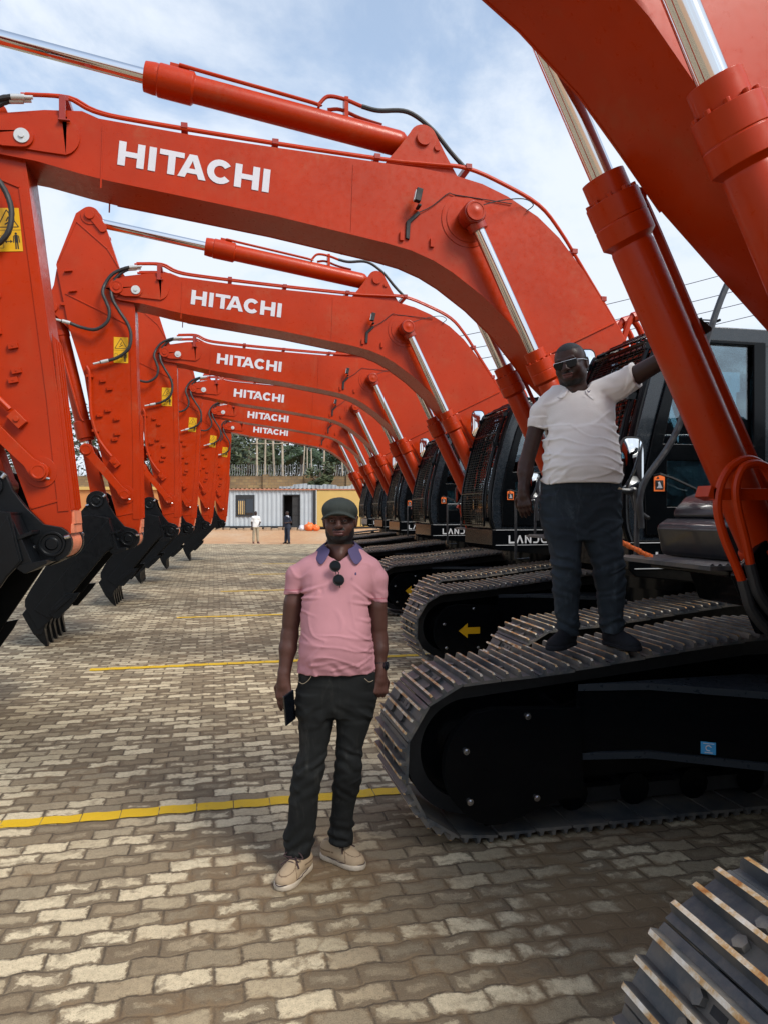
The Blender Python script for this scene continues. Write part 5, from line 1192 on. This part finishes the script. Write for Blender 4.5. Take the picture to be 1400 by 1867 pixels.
    def wr(x, y, z):
        w1 = vnoise(x*9+2, y*9, z*13)*.010; d = 0
        # folds pulling from the armpits, belly and hem
        # long soft folds running in from the armpits, across the belly and the flank
        for (ax_, az_), (bx_, bz_), w_, am in (((552, 1078), (600, 1062), .007, .006), ((552, 1088), (590, 1085), .006, .005), ((678, 1090), (645, 1062), .007, .006), ((678, 1100), (640, 1092), .007, .005), ((676, 1130), (650, 1120), .006, .003), ((680, 1165), (640, 1140), .007, .004), ((682, 1185), (640, 1168), .008, .0045), ((552, 1150), (575, 1165), .007, .003), ((570, 1205), (620, 1196), .007, .004), ((610, 1212), (660, 1200), .007, .004), ((553, 1110), (580, 1118), .006, .003), ((585, 1075), (570, 1100), .008, .003), ((655, 1205), (682, 1190), .006, .004)):
            ax_, bx_, az_, bz_ = X(ax_), X(bx_), Z(az_), Z(bz_); qx, qz = bx_-ax_, bz_-az_; L2 = qx*qx+qz*qz; t = np.clip(((x-ax_)*qx+(z-az_)*qz)/L2, 0, 1); cr = vnoise(x*18+ax_*9, y*5, z*18)*.008
            dd_ = np.sqrt((x-ax_-qx*t)**2+(z-az_-qz*t)**2)+cr; d = d-am*(1-t*.7)*np.exp(-(dd_/w_)**2)*(y < .05)+am*.6*(1-t)*np.exp(-((dd_-w_*1.6)/w_)**2)*(y < .05)
        hem = np.exp(-((z-Z(1212))/.035)**2); d = d+hem*(.0028*np.sin(x*55+z*90+vnoise(x*16, y*16, z*16)*6)+.002)
        sl = (np.abs(x-.0315) > .175); d = d+sl*.0020*np.sin(z*120+x*60+vnoise(x*20, y*20, z*20)*5)*(z < Z(1078))
        d = d-.0025*(np.abs(z-Z(1079)) < .003)*(x < -.15)
        return d+w1*.45-.0035*crease(x, y, z, (6, 6, 16), .07, 2.0)*(z < Z(1150))-.003*crease(x, y, z, (9, 8, 7), .06, 2.5, 4.0)
    V.disp(wr)
    def pk(x, y, z):
        r = np.zeros(len(x), int); r[(x < -.13) & (np.abs(z-Z(1074.5)) < .0022)] = 1; r[(x > .18) & (np.abs(z-Z(1090)) < .0022)] = 1; return r
    sh = V.mesh('polo_shirt', ['pink pique', 'pink seam'], rt, pk)
    # collar
    def flap(pts, th=.006):
        bm = bmesh.new(); vs = [bm.verts.new(p) for p in pts]; n_ = len(pts)//2
        for i in range(n_-1): bm.faces.new((vs[2*i], vs[2*i+1], vs[2*i+3], vs[2*i+2]))
        me = bpy.data.meshes.new('collar'); bm.to_mesh(me); bm.free(); me.materials.append(MAT['collar violet']); me.polygons.foreach_set('use_smooth', [True]*len(me.polygons))
        o = bpy.data.objects.new('collar', me); col.objects.link(o); o.parent = sh; s_ = o.modifiers.new('s', 'SOLIDIFY'); s_.thickness = th; s_.offset = 0; v = o.modifiers.new('b', 'SUBSURF'); v.levels = v.render_levels = 2; return o
    xc = X(619.5)
    for q in (-1, 1):
        P_ = []
        for t in np.linspace(0, 1, 9):
            a = R(190-150*t) if False else math.pi*(.5-.86*t)       # back of neck round to the front point
            ix, iy = xc+q*(.066+.006*t)*math.cos(a), .020+(.068+.022*t)*math.sin(a); oz = 1.584-.056*t; wd_ = .026+.048*t**2.5
            ix2 = xc+q*(.110*math.cos(a)+.030*t*t); iy2 = .018+(.090+.036*t)*math.sin(a)
            P_ += [(ix, iy, oz), (ix2, iy2, oz-wd_-.012*t*t)]
        flap(P_)
    m = MB(); m.prism([(X(649), Z(1041)), (X(651.5), Z(1040)), (X(652), Z(1044)), (X(650), Z(1046)), (X(648.6), Z(1044))], -.1185, -.1165); m.build('chest_emblem', 'collar violet', sh)
    # trousers
    V = Vol((-.26, -.2, .02), (.26, .24, 1.02), .0048)
    V.loft([(Z(1206), X(546), X(683), -.005, .112), (Z(1240), X(545), X(686), 0, .116), (Z(1270), X(543), X(685), .005, .112), (Z(1302), X(543), X(682), .012, .098)], .03, 2.4)
    V.loft([(Z(1262), X(543), X(612), .0, .098), (Z(1300), X(543), X(611), 0, .094), (Z(1368), X(545), X(597), 0, .078), (Z(1400), X(537), X(592), -.008, .074), (Z(1433), X(531), X(584), -.004, .070), (Z(1497), X(525), X(577), .012, .068), (Z(1535), X(519), X(570), .018, .066), (Z(1562), X(521), X(566), .016, .062)], .02, 2.2)
    V.loft([(Z(1262), X(613), X(686), .01, .098), (Z(1300), X(614), X(680), .015, .094), (Z(1368), X(613), X(661), .025, .078), (Z(1400), X(611), X(661), .02, .074), (Z(1433), X(607), X(657), .04, .070), (Z(1497), X(601), X(643), .085, .066), (Z(1530), X(597), X(642), .10, .066), (Z(1552), X(600), X(640), .10, .062)], .02, 2.2)
    def wr(x, y, z):
        d = vnoise(x*12, y*12, z*14)*.006
        for zc, w_, a in ((Z(1385), .06, .0045), (Z(1440), .05, .0035), (Z(1530), .05, .0065), (Z(1300), .05, .0035)):
            d = d+a*np.exp(-((z-zc)/w_)**2)*np.sin(z*95+x*55*np.sign(x-.01)+vnoise(x*18, y*18, z*18)*6)
        return d-.002*np.exp(-((x-X(621))/.004)**2)*(z > Z(1290))*(y < 0)
    V.disp(lambda x, y, z: wr(x, y, z)-.005*crease(x, y, z, (5, 5, 13), .08, 2.5)*(.4+np.exp(-((z-Z(1400))/.10)**2)+np.exp(-((z-Z(1535))/.06)**2)+.6*np.exp(-((z-Z(1290))/.06)**2))); tr = V.mesh('trousers', ['black denim'], rt)
    tubeobj('pocket_seam', smoothpath([(X(549), -.085, Z(1236)), (X(557), -.104, Z(1238)), (X(566), -.113, Z(1232)), (X(572), -.118, Z(1224))], 5), .0014, 'khaki', tr, 5)
    tubeobj('pocket_seam', smoothpath([(X(681), -.08, Z(1234)), (X(674), -.1, Z(1235)), (X(666), -.110, Z(1228))], 5), .0014, 'khaki', tr, 5)
    for a, b_ in (((-.125, .065), (-.218, -.155)), ((-.045, .175), (.135, .045))): shoe(rt, a, b_, 0, 'shoe canvas', 'shoe sole', .049)
    # cap
    V = Vol((-.09, -.2, 1.62), (.17, .18, 1.80), .0036); c = (hc[0], .012, 1.702)
    V.ell((c[0], c[1], 1.700), (.0855, .112, .066), .01); V.ell((c[0]-.002, -.050, 1.716), (.074, .062, .044), .03)
    def brim(x, y, z):
        xr = (x-c[0])/.079; yr = (y+.078)/.062; zz_ = z-(1.696-.030*xr*xr-.05*np.clip(-(y+.078), 0, 1)); return np.maximum((np.sqrt(xr*xr+yr*yr)-1)*.06, np.abs(zz_)-.004)
    V.put((c[0]-.085, -.15, 1.65), (c[0]+.085, -.01, 1.72), brim, .010)
    def und(x, y, z): return z-(1.676-.10*(y-.02)*0+np.where(y < -.02, .012, 0)-.24*((x-c[0])**2)/.08)
    V.put((-.09, -.045, 1.60), (.17, .18, 1.70), lambda x, y, z: np.maximum(und(x, y, z), (-.045-y)), .004, 's')
    V.ell((c[0], c[1]-.002, 1.672), (.0775, .100, .060), .003, mode='s'); 
    V.disp(lambda x, y, z: vnoise(x*22, y*22, z*22)*.003+.0015*np.exp(-((x-c[0])/.003)**2)*(z > 1.71))
    cp = V.mesh('flat_cap', ['cap cloth'], rt); m = MB(); m.box((c[0]+.082, .03, 1.675), (.008, .03, .012)); m.build('cap_buckle', 'matt black', cp)
    # watch
    m = MB(); wv = Vector(wR); dv = (Vector(eR)-wv).normalized(); c0 = wv+dv*.025; m.steps(c0, dv, [(0, .028), (0, .0305), (.024, .0315), (.024, .028)], 24); m.build('watch', 'matt black', rt)
    m = MB(); m.steps(c0+dv*.012+Vector((.024, -.014, 0)), (.8, -.5, 0), [(0, .020), (.010, .020), (.012, .017), (.012, .004)], 20); m.build('watch_face', 'phone body', rt)
    # phone in the hand, sunglasses hooked on the shirt: things of their own
    ph = empty('smartphone', (0, 0, 0)); Mw = rt.matrix_basis.copy(); Mw = Matrix.Translation(rt.location) @ Matrix.Rotation(-TH, 4, 'Z')
    cpos = Mw @ Vector((-.190, -.072, .798)); ph.location = cpos; ph.rotation_euler = (R(6), R(-14), -TH+R(58)); tag(ph, 'dark smartphone held upright in the right hand of the man in pink', 'smartphone')
    m = MB(); m.box((0, 0, 0), (.074, .009, .152)); m.build('case', 'phone body', ph, bevel=.004, seg=3); m = MB(); m.box((0, -.0048, 0), (.068, .001, .144)); m.build('screen', 'lens', ph); m = MB(); m.box((.018, .006, .052), (.026, .003, .032)); m.build('camera_bump', 'phone body', ph, bevel=.002)
    sg = empty('sunglasses', Mw @ Vector((X(617), -.128, Z(1042)))); sg.rotation_euler = (R(-6), 0, -TH); tag(sg, 'dark round sunglasses hanging folded from the neckline of the pink shirt', 'sunglasses')
    for i, (dx, dz) in enumerate(((-.006, .033), (.010, -.030))):
        m = MB(); m.steps((dx, .001, dz), (0, -1, 0), [(0, .023), (.003, .0225), (.005, .012)], 26); m.build('lens', 'lens', sg)
        m = MB(); q = [(dx+.0245*math.cos(a), -.003, dz+.0245*math.sin(a)) for a in np.linspace(0, 2*math.pi, 26)]; m.tube(q, .0022, 6); m.build('frame', 'matt black', sg)
    m = MB(); m.tube(smoothpath([(.004, -.003, .010), (.011, -.004, .003), (.006, -.003, -.006)], 4), .0022, 6); m.tube([(-.010, .002, .058), (-.012, .012, .062), (.004, .02, -.05)], .002, 6); m.tube([(.014, .002, -.055), (.016, .010, -.064)], .002, 6); m.build('temple', 'matt black', sg)
man_pink()

# ------------------------------------------------------------------ man in the white polo shirt on the crawler track
def man_white():
    D0 = 4.08; S_ = (D0-.10)/1350; gz = .955
    rt = empty('person', ax((1075-700)*S_+.018, D0, gz), -TH); tag(rt, 'man in white polo shirt and jeans standing on the crawler track, gripping a pipe', 'person')
    X = lambda u: (u-1075)*S_; Z = lambda v: 1.7-(v-934)*S_-gz
    V = Vol((-.45, -.72, .70), (.48, .2, 1.80), .0046)
    Mh = rotm(-33, 8, -9); hc = (X(1041), -.03, Z(660)); T = head(V, hc, Mh, 1.07, .10)
    V.cap((X(1046), .0, Z(690)), (X(1055), .02, Z(722)), .068, .078, .03)
    V.loft([(Z(720), X(1015), X(1100), .02, .07), (Z(740), X(1000), X(1120), .0, .09), (Z(800), X(1000), X(1110), 0, .09), (Z(900), X(1000), X(1110), 0, .08)], .03)
    V.ell((X(1042), -.030, Z(713)), (.055, .046, .050), .02)
    sL, eL, wL_ = (X(983), .0, Z(757)), (X(960), .02, Z(845)), (X(953), -.02, Z(893))
    sR = (X(1118), -.02, Z(705)); eR = (.330, -.25, 1.520+.02); 
    # the pipe on the near machine that he holds
    pz = 2.545; axd = Vector((1.464, 0, -2.945)).normalized(); sdv = Vector((-axd.z, 0, axd.x)); t = (4.345-pz+.165*sdv.z)/-axd.z; px = 2.236+axd.x*t+sdv.x*.165-1.17; py = 2.57+.37+.03
    rel = (px*cs-py*sn-(1075-700)*S_-.018, px*sn+py*cs-D0, pz-gz); hp = Vector(rel)+Vector((.034, -.02, 0)); wR = hp+Vector((-.035, .085, -.03))
    for s_, e_, w2, k in ((sL, eL, wL_, 1.0), (sR, eR, tuple(wR), 1.12)):
        V.cap(s_, e_, (.046 if k == 1.0 else .052)*k, .040*k, .02); mid = tuple(Vector(e_).lerp(Vector(w2), .3)); V.cap(e_, mid, .040*k, .041*k, .02); V.cap(mid, w2, .041*k, .027*k, .02)
    hand(V, wL_, (.05, -.15, -1), (-.5, -1, 0), 1, [55, 62, 68, 72], 1.0)
    hand(V, tuple(wR), (.25, -.75, .35), (.55, .45, .75), 1, [150, 160, 165, 165], 1.05)
    iv = Mh.transposed()
    def pick(x, y, z):
        p = np.stack([x-hc[0], y-hc[1], z-hc[2]], 1) @ np.array(iv).T/1.07; hx, hy, hz = p.T; r = np.zeros(len(x), int); nz_ = vnoise(x*60, y*60, z*60)*.010
        near_ = (np.abs(hx) < .13) & (hy < .13) & (hz > -.13)
        r[near_ & ((hz+nz_ > .068) | ((hy > -.005) & (hz+nz_ > .0)) | ((hy > .03) & (hz > -.05)))] = 1
        r[near_ & (np.abs(hx) < .025) & (hz < -.0475) & (hz > -.072) & (hy < -.094)] = 2
        r[near_ & (np.abs(hx) < .03) & (hz+nz_ < -.041) & (hz > -.048) & (hy < -.09)] = 1
        r[near_ & (hz+nz_ < -.085) & (hz > -.11) & (hy < -.03)] = 1
        return r
    bd = V.mesh('body', ['skin dark', 'hair black', 'lips'], rt, pick)
    # sunglasses he wears
    m = MB()
    for q in (-1, 1):
        P_ = [(q*.008, .010), (q*.058, .013), (q*.061, -.002), (q*.052, -.022), (q*.020, -.024), (q*.009, -.010)]
        m.prism(P_, -.116, -.112, 0, f3=lambda x_, z_, y_: T(x_, y_+abs(x_)*.25, z_))
        m.tube([T(q*.061, -.098, .008), T(q*.076, -.05, .008), T(q*.082, .01, .004), T(q*.080, .03, -.012)], .0022, 6, 1)
    m.tube([T(-.060, -.101, .014), T(0, -.117, .012), T(.060, -.101, .014)], .0017, 6, 1); m.build('sunglasses', ['lens', 'bolt steel'], rt)
    # shirt
    V = Vol((-.42, -.30, .62), (.42, .22, 1.62), .0048)
    L_ = [(697, 1012, 1100, .02, .07), (710, 998, 1108, .015, .085), (725, 990, 1118, .0, .10), (745, 990, 1122, -.01, .115), (770, 992, 1121, -.02, .128), (800, 993, 1124, -.035, .145), (835, 991, 1128, -.045, .158), (860, 990, 1130, -.045, .158), (872, 990, 1130, -.038, .150), (881, 991, 1129, -.033, .146)]
    V.loft([(Z(v), X(a), X(b_), c, d) for v, a, b_, c, d in L_], .02, 2.3)
    V.cap((X(1006), .0, Z(730)), (X(986), 0, Z(748)), .056, .056, .03); V.cap((X(986), 0, Z(748)), (X(977), .004, Z(785)), .056, .049, .015)
    q = Vector(sR); e = Vector(eR); V.cap((X(1095), 0, Z(712)), tuple(q.lerp(e, .10)), .075, .072, .03); V.cap(tuple(q.lerp(e, .05)), tuple(q.lerp(e, .62)), .072, .066, .02)
    V.half((X(977.5), 0, Z(776)), (-.15, 0, -1), .09); V.half(tuple(q.lerp(e, .46)), tuple((e-q).normalized()+Vector((.1, 0, -.1))), .13)
    V.cap((X(1055), .03, Z(728)), (X(1046), -.02, Z(670)), .078, .090, .006, mode='s'); V.cap((X(1036), -.122, Z(727)), (X(1043), -.06, Z(690)), .006, .055, .005, mode='s')
    def wr(x, y, z):
        d = vnoise(x*8, y*8, z*12)*.007
        for px_, pz_, dx, f, a in ((X(992), Z(800), 1, 75, .0065), (X(1126), Z(790), -1, 80, .0065), (X(1128), Z(840), -1, 80, .0055), (X(992), Z(850), 1, 80, .0055), (X(1110), Z(735), -1, 60, .006)):
            dd_ = np.sqrt((x-px_)**2+((z-pz_)*.8)**2); d = d+a*np.exp(-((dd_-.02)/.085)**2)*np.sin((z-pz_)*f*1.3-(x-px_)*dx*22+vnoise(x*12, y*12, z*12)*5)
        d = d*.35-.006*crease(x, y, z, (4, 5, 17), .07, 2.6)*np.clip(.25+np.abs(x-X(1060))*6, 0, 1)*(z < Z(775))-.004*crease(x+.5*z, y, z-.4*x, (5, 6, 11), .07, 2.0, 3.0)
        d = d-(x < X(993))*.005*crease(x, y, z, (3, 4, 26), .12, 1.0)*(z < Z(758)); d = d-(x > X(1130))*.006*crease(x, y, z, (16, 8, 7), .10, 1.5)
        return d
    V.disp(wr); sh = V.mesh('polo_shirt', ['white pique'], rt)
    xc, yc_, zc = X(1051), .012, Z(697)
    for qd in (-1, 1):
        P_ = []
        for t in np.linspace(0, 1, 9):
            a = math.pi*(.5-.86*t)+.0; ix, iy = xc+qd*.080*math.cos(a)-.014*t, yc_+(.082+.025*t)*math.sin(a); oz = zc+.030-.066*t-(.004*qd*t); wd_ = .028+.040*t**2
            P_ += [(ix, iy, oz), (xc+qd*(.118*math.cos(a)+.030*t)-.014*t, yc_+(.106+.036*t)*math.sin(a), oz-wd_)]
        bm = bmesh.new(); vs = [bm.verts.new(p) for p in P_]
        for i in range(8): bm.faces.new((vs[2*i], vs[2*i+1], vs[2*i+3], vs[2*i+2]))
        me = bpy.data.meshes.new('collar'); bm.to_mesh(me); bm.free(); me.materials.append(MAT['white pique']); me.polygons.foreach_set('use_smooth', [True]*8); o = bpy.data.objects.new('collar', me); col.objects.link(o); o.parent = sh
        s_ = o.modifiers.new('s', 'SOLIDIFY'); s_.thickness = .006; s_.offset = 0; v = o.modifiers.new('b', 'SUBSURF'); v.levels = v.render_levels = 2
    m = MB(); m.steps((X(1035), -.118, Z(716)), (0, -1, 0), [(0, .0055), (.003, .005)], 12); m.build('button', 'matt black', sh)
    m = MB(); m.prism([(X(1062), Z(712)), (X(1065), Z(715)), (X(1069), Z(712)), (X(1066), Z(717)), (X(1064), Z(716.5))], -.1165, -.113); m.build('chest_emblem', 'collar violet', sh)
    # jeans
    V = Vol((-.32, -.24, .03), (.26, .22, 1.0), .0050)
    V.loft([(Z(858), X(992), X(1128), -.03, .128), (Z(885), X(987), X(1132), -.02, .130), (Z(915), X(985), X(1134), -.008, .124), (Z(950), X(990), X(1134), .0, .114), (Z(985), X(996), X(1134), .0, .104)], .03, 2.4)
    V.loft([(Z(950), X(990), X(1062), -.005, .104), (Z(985), X(998), X(1061), -.01, .098), (Z(1031), X(1006), X(1058), -.02, .085), (Z(1074), X(1009), X(1059), -.01, .074), (Z(1128), X(1016), X(1058), .02, .068), (Z(1150), X(1021), X(1060), .03, .064), (Z(1166), X(1025), X(1060), .032, .058)], .02, 2.2)
    V.loft([(Z(950), X(1062), X(1134), -.005, .104), (Z(985), X(1066), X(1135), -.01, .098), (Z(1031), X(1080), X(1140), -.02, .085), (Z(1074), X(1089), X(1142), -.01, .074), (Z(1128), X(1097), X(1140), .01, .068), (Z(1145), X(1101), X(1141), .02, .064), (Z(1160), X(1105), X(1140), .02, .058)], .02, 2.2)
    def wr(x, y, z):
        d = vnoise(x*10, y*10, z*12)*.007
        for zc_, w_, a in ((Z(1035), .07, .006), (Z(1085), .05, .004), (Z(1145), .055, .0085), (Z(965), .06, .004), (Z(905), .04, .003)): d = d+a*np.exp(-((z-zc_)/w_)**2)*np.sin(z*110-x*45*np.sign(x+.03)+vnoise(x*15, y*15, z*15)*6)
        return d-.003*np.exp(-((x-X(1048))/.005)**2)*(z > Z(940))*(y < 0)
    V.disp(lambda x, y, z: wr(x, y, z)*.7-.006*crease(x, y, z, (5, 5, 14), .08, 2.5)*(.4+np.exp(-((z-Z(1040))/.10)**2)+1.2*np.exp(-((z-Z(1145))/.06)**2)+.6*np.exp(-((z-Z(940))/.06)**2))); tr = V.mesh('jeans', ['blue denim'], rt)
    tubeobj('pocket_seam', smoothpath([(X(990), -.09, Z(902)), (X(1000), -.122, Z(904)), (X(1009), -.135, Z(894)), (X(1010), -.140, Z(884))], 5), .0015, 'navy cloth', tr, 5)
    tubeobj('pocket_seam', smoothpath([(X(1099), -.142, Z(882)), (X(1106), -.135, Z(892)), (X(1118), -.118, Z(897)), (X(1130), -.08, Z(892))], 5), .0015, 'navy cloth', tr, 5)
    m = MB(); m.prism([(X(1117), Z(893)), (X(1120), Z(888.5)), (X(1127), Z(893))], -.128, -.118); m.build('pocket_tag', 'khaki', tr)
    for a, b_ in (((X(1050), .08), (X(998), -.115)), ((X(1119), .09), (X(1152), -.125))): shoe(rt, a, b_, .0, 'shoe black', 'shoe black', .050, .03, laces=False)
man_white()

# ------------------------------------------------------------------ two men far off by the office
def far_man(xr, d, top, legs, shoes_, label, yaw, pose, hat=None):
    rt = empty('person', ax(xr, d, .01), -TH+R(yaw)); tag(rt, label, 'person')
    V = Vol((-.4, -.25, 0), (.4, .25, 1.85), .012); T = head(V, (0, -.01, 1.63), rotm(0, 6, 0), .95)
    V.cap((0, .01, 1.56), (0, .02, 1.44), .055, .06, .02); V.loft([(1.44, -.17, .17, 0, .08), (1.2, -.14, .14, 0, .09), (.95, -.15, .15, 0, .09), (.85, -.14, .14, 0, .08)], .03)
    aR, aL = pose
    for s_, e_, w2 in (((.17, 0, 1.40), *aR), ((-.17, 0, 1.40), *aL)): V.cap(s_, e_, .045, .036, .02); V.cap(e_, w2, .038, .026, .02); a_ = Vector(w2)-Vector(e_); hand(V, w2, tuple(a_), (0, -1, .2), 1 if s_[0] < 0 else -1, [50]*4, 1)
    for q in (-1, 1): V.cap((q*.09, 0, .86), (q*.10, -.02*q, .48), .075, .05, .03); V.cap((q*.10, -.02*q, .48), (q*.12, .0, .09), .05, .035, .02)
    bd = V.mesh('body', ['skin dark', 'hair black'], rt, lambda x, y, z: ((z > 1.66) & (y > -.06) | (z > 1.71)).astype(int))
    V = Vol((-.4, -.25, .8), (.4, .25, 1.55), .012); V.loft([(1.49, -.09, .09, .01, .06), (1.44, -.18, .18, 0, .10), (1.25, -.18, .18, 0, .12), (1.0, -.18, .18, 0, .12), (.88, -.19, .19, 0, .12)], .03)
    for s_, e_ in (((.17, 0, 1.40), aR[0]), ((-.17, 0, 1.40), aL[0])): V.cap(s_, tuple(Vector(s_).lerp(Vector(e_), .7)), .062, .055, .03)
    V.disp(lambda x, y, z: vnoise(x*12, y*12, z*12)*.012); V.mesh('shirt', [top], rt)
    V = Vol((-.3, -.25, .0), (.3, .25, 1.0), .012); V.loft([(.94, -.165, .165, 0, .115), (.82, -.175, .175, 0, .115)], .03)
    for q in (-1, 1): V.loft([(.86, q*.09-.088, q*.09+.088, 0, .105), (.48, q*.10-.072, q*.10+.072, -.01*q, .08), (.10, q*.12-.065, q*.12+.065, 0, .075)], .02)
    V.disp(lambda x, y, z: vnoise(x*12, y*12, z*12)*.014); V.mesh('trousers', [legs], rt)
    for q in (-1, 1): shoe(rt, (q*.12, .07), (q*.15, -.17), 0, shoes_, shoes_, .046, laces=False)
    return rt, T
far_man(-6.86, 39.7, 'white pique', 'khaki', 'lips', 'distant man in white shirt and beige trousers in front of the office window', 25, ((( .25, .02, 1.12), (.16, -.17, 1.05)), ((-.22, .02, 1.12), (-.22, -.05, .86))))
f2, T2 = far_man(-5.14, 39.5, 'navy cloth', 'navy cloth', 'shoe black', 'distant man in dark blue uniform in front of the open office door', -35, ((( .24, .05, 1.14), (.10, -.16, 1.12)), ((-.22, .03, 1.12), (-.24, -.06, .88))))
m = MB(); m.prism([(-.02, 1.50), (.16, 1.52), (.24, 1.40), (.10, 1.43)], -.13, -.09); m.build('white_cloth', 'letter white', f2, bevel=.01)
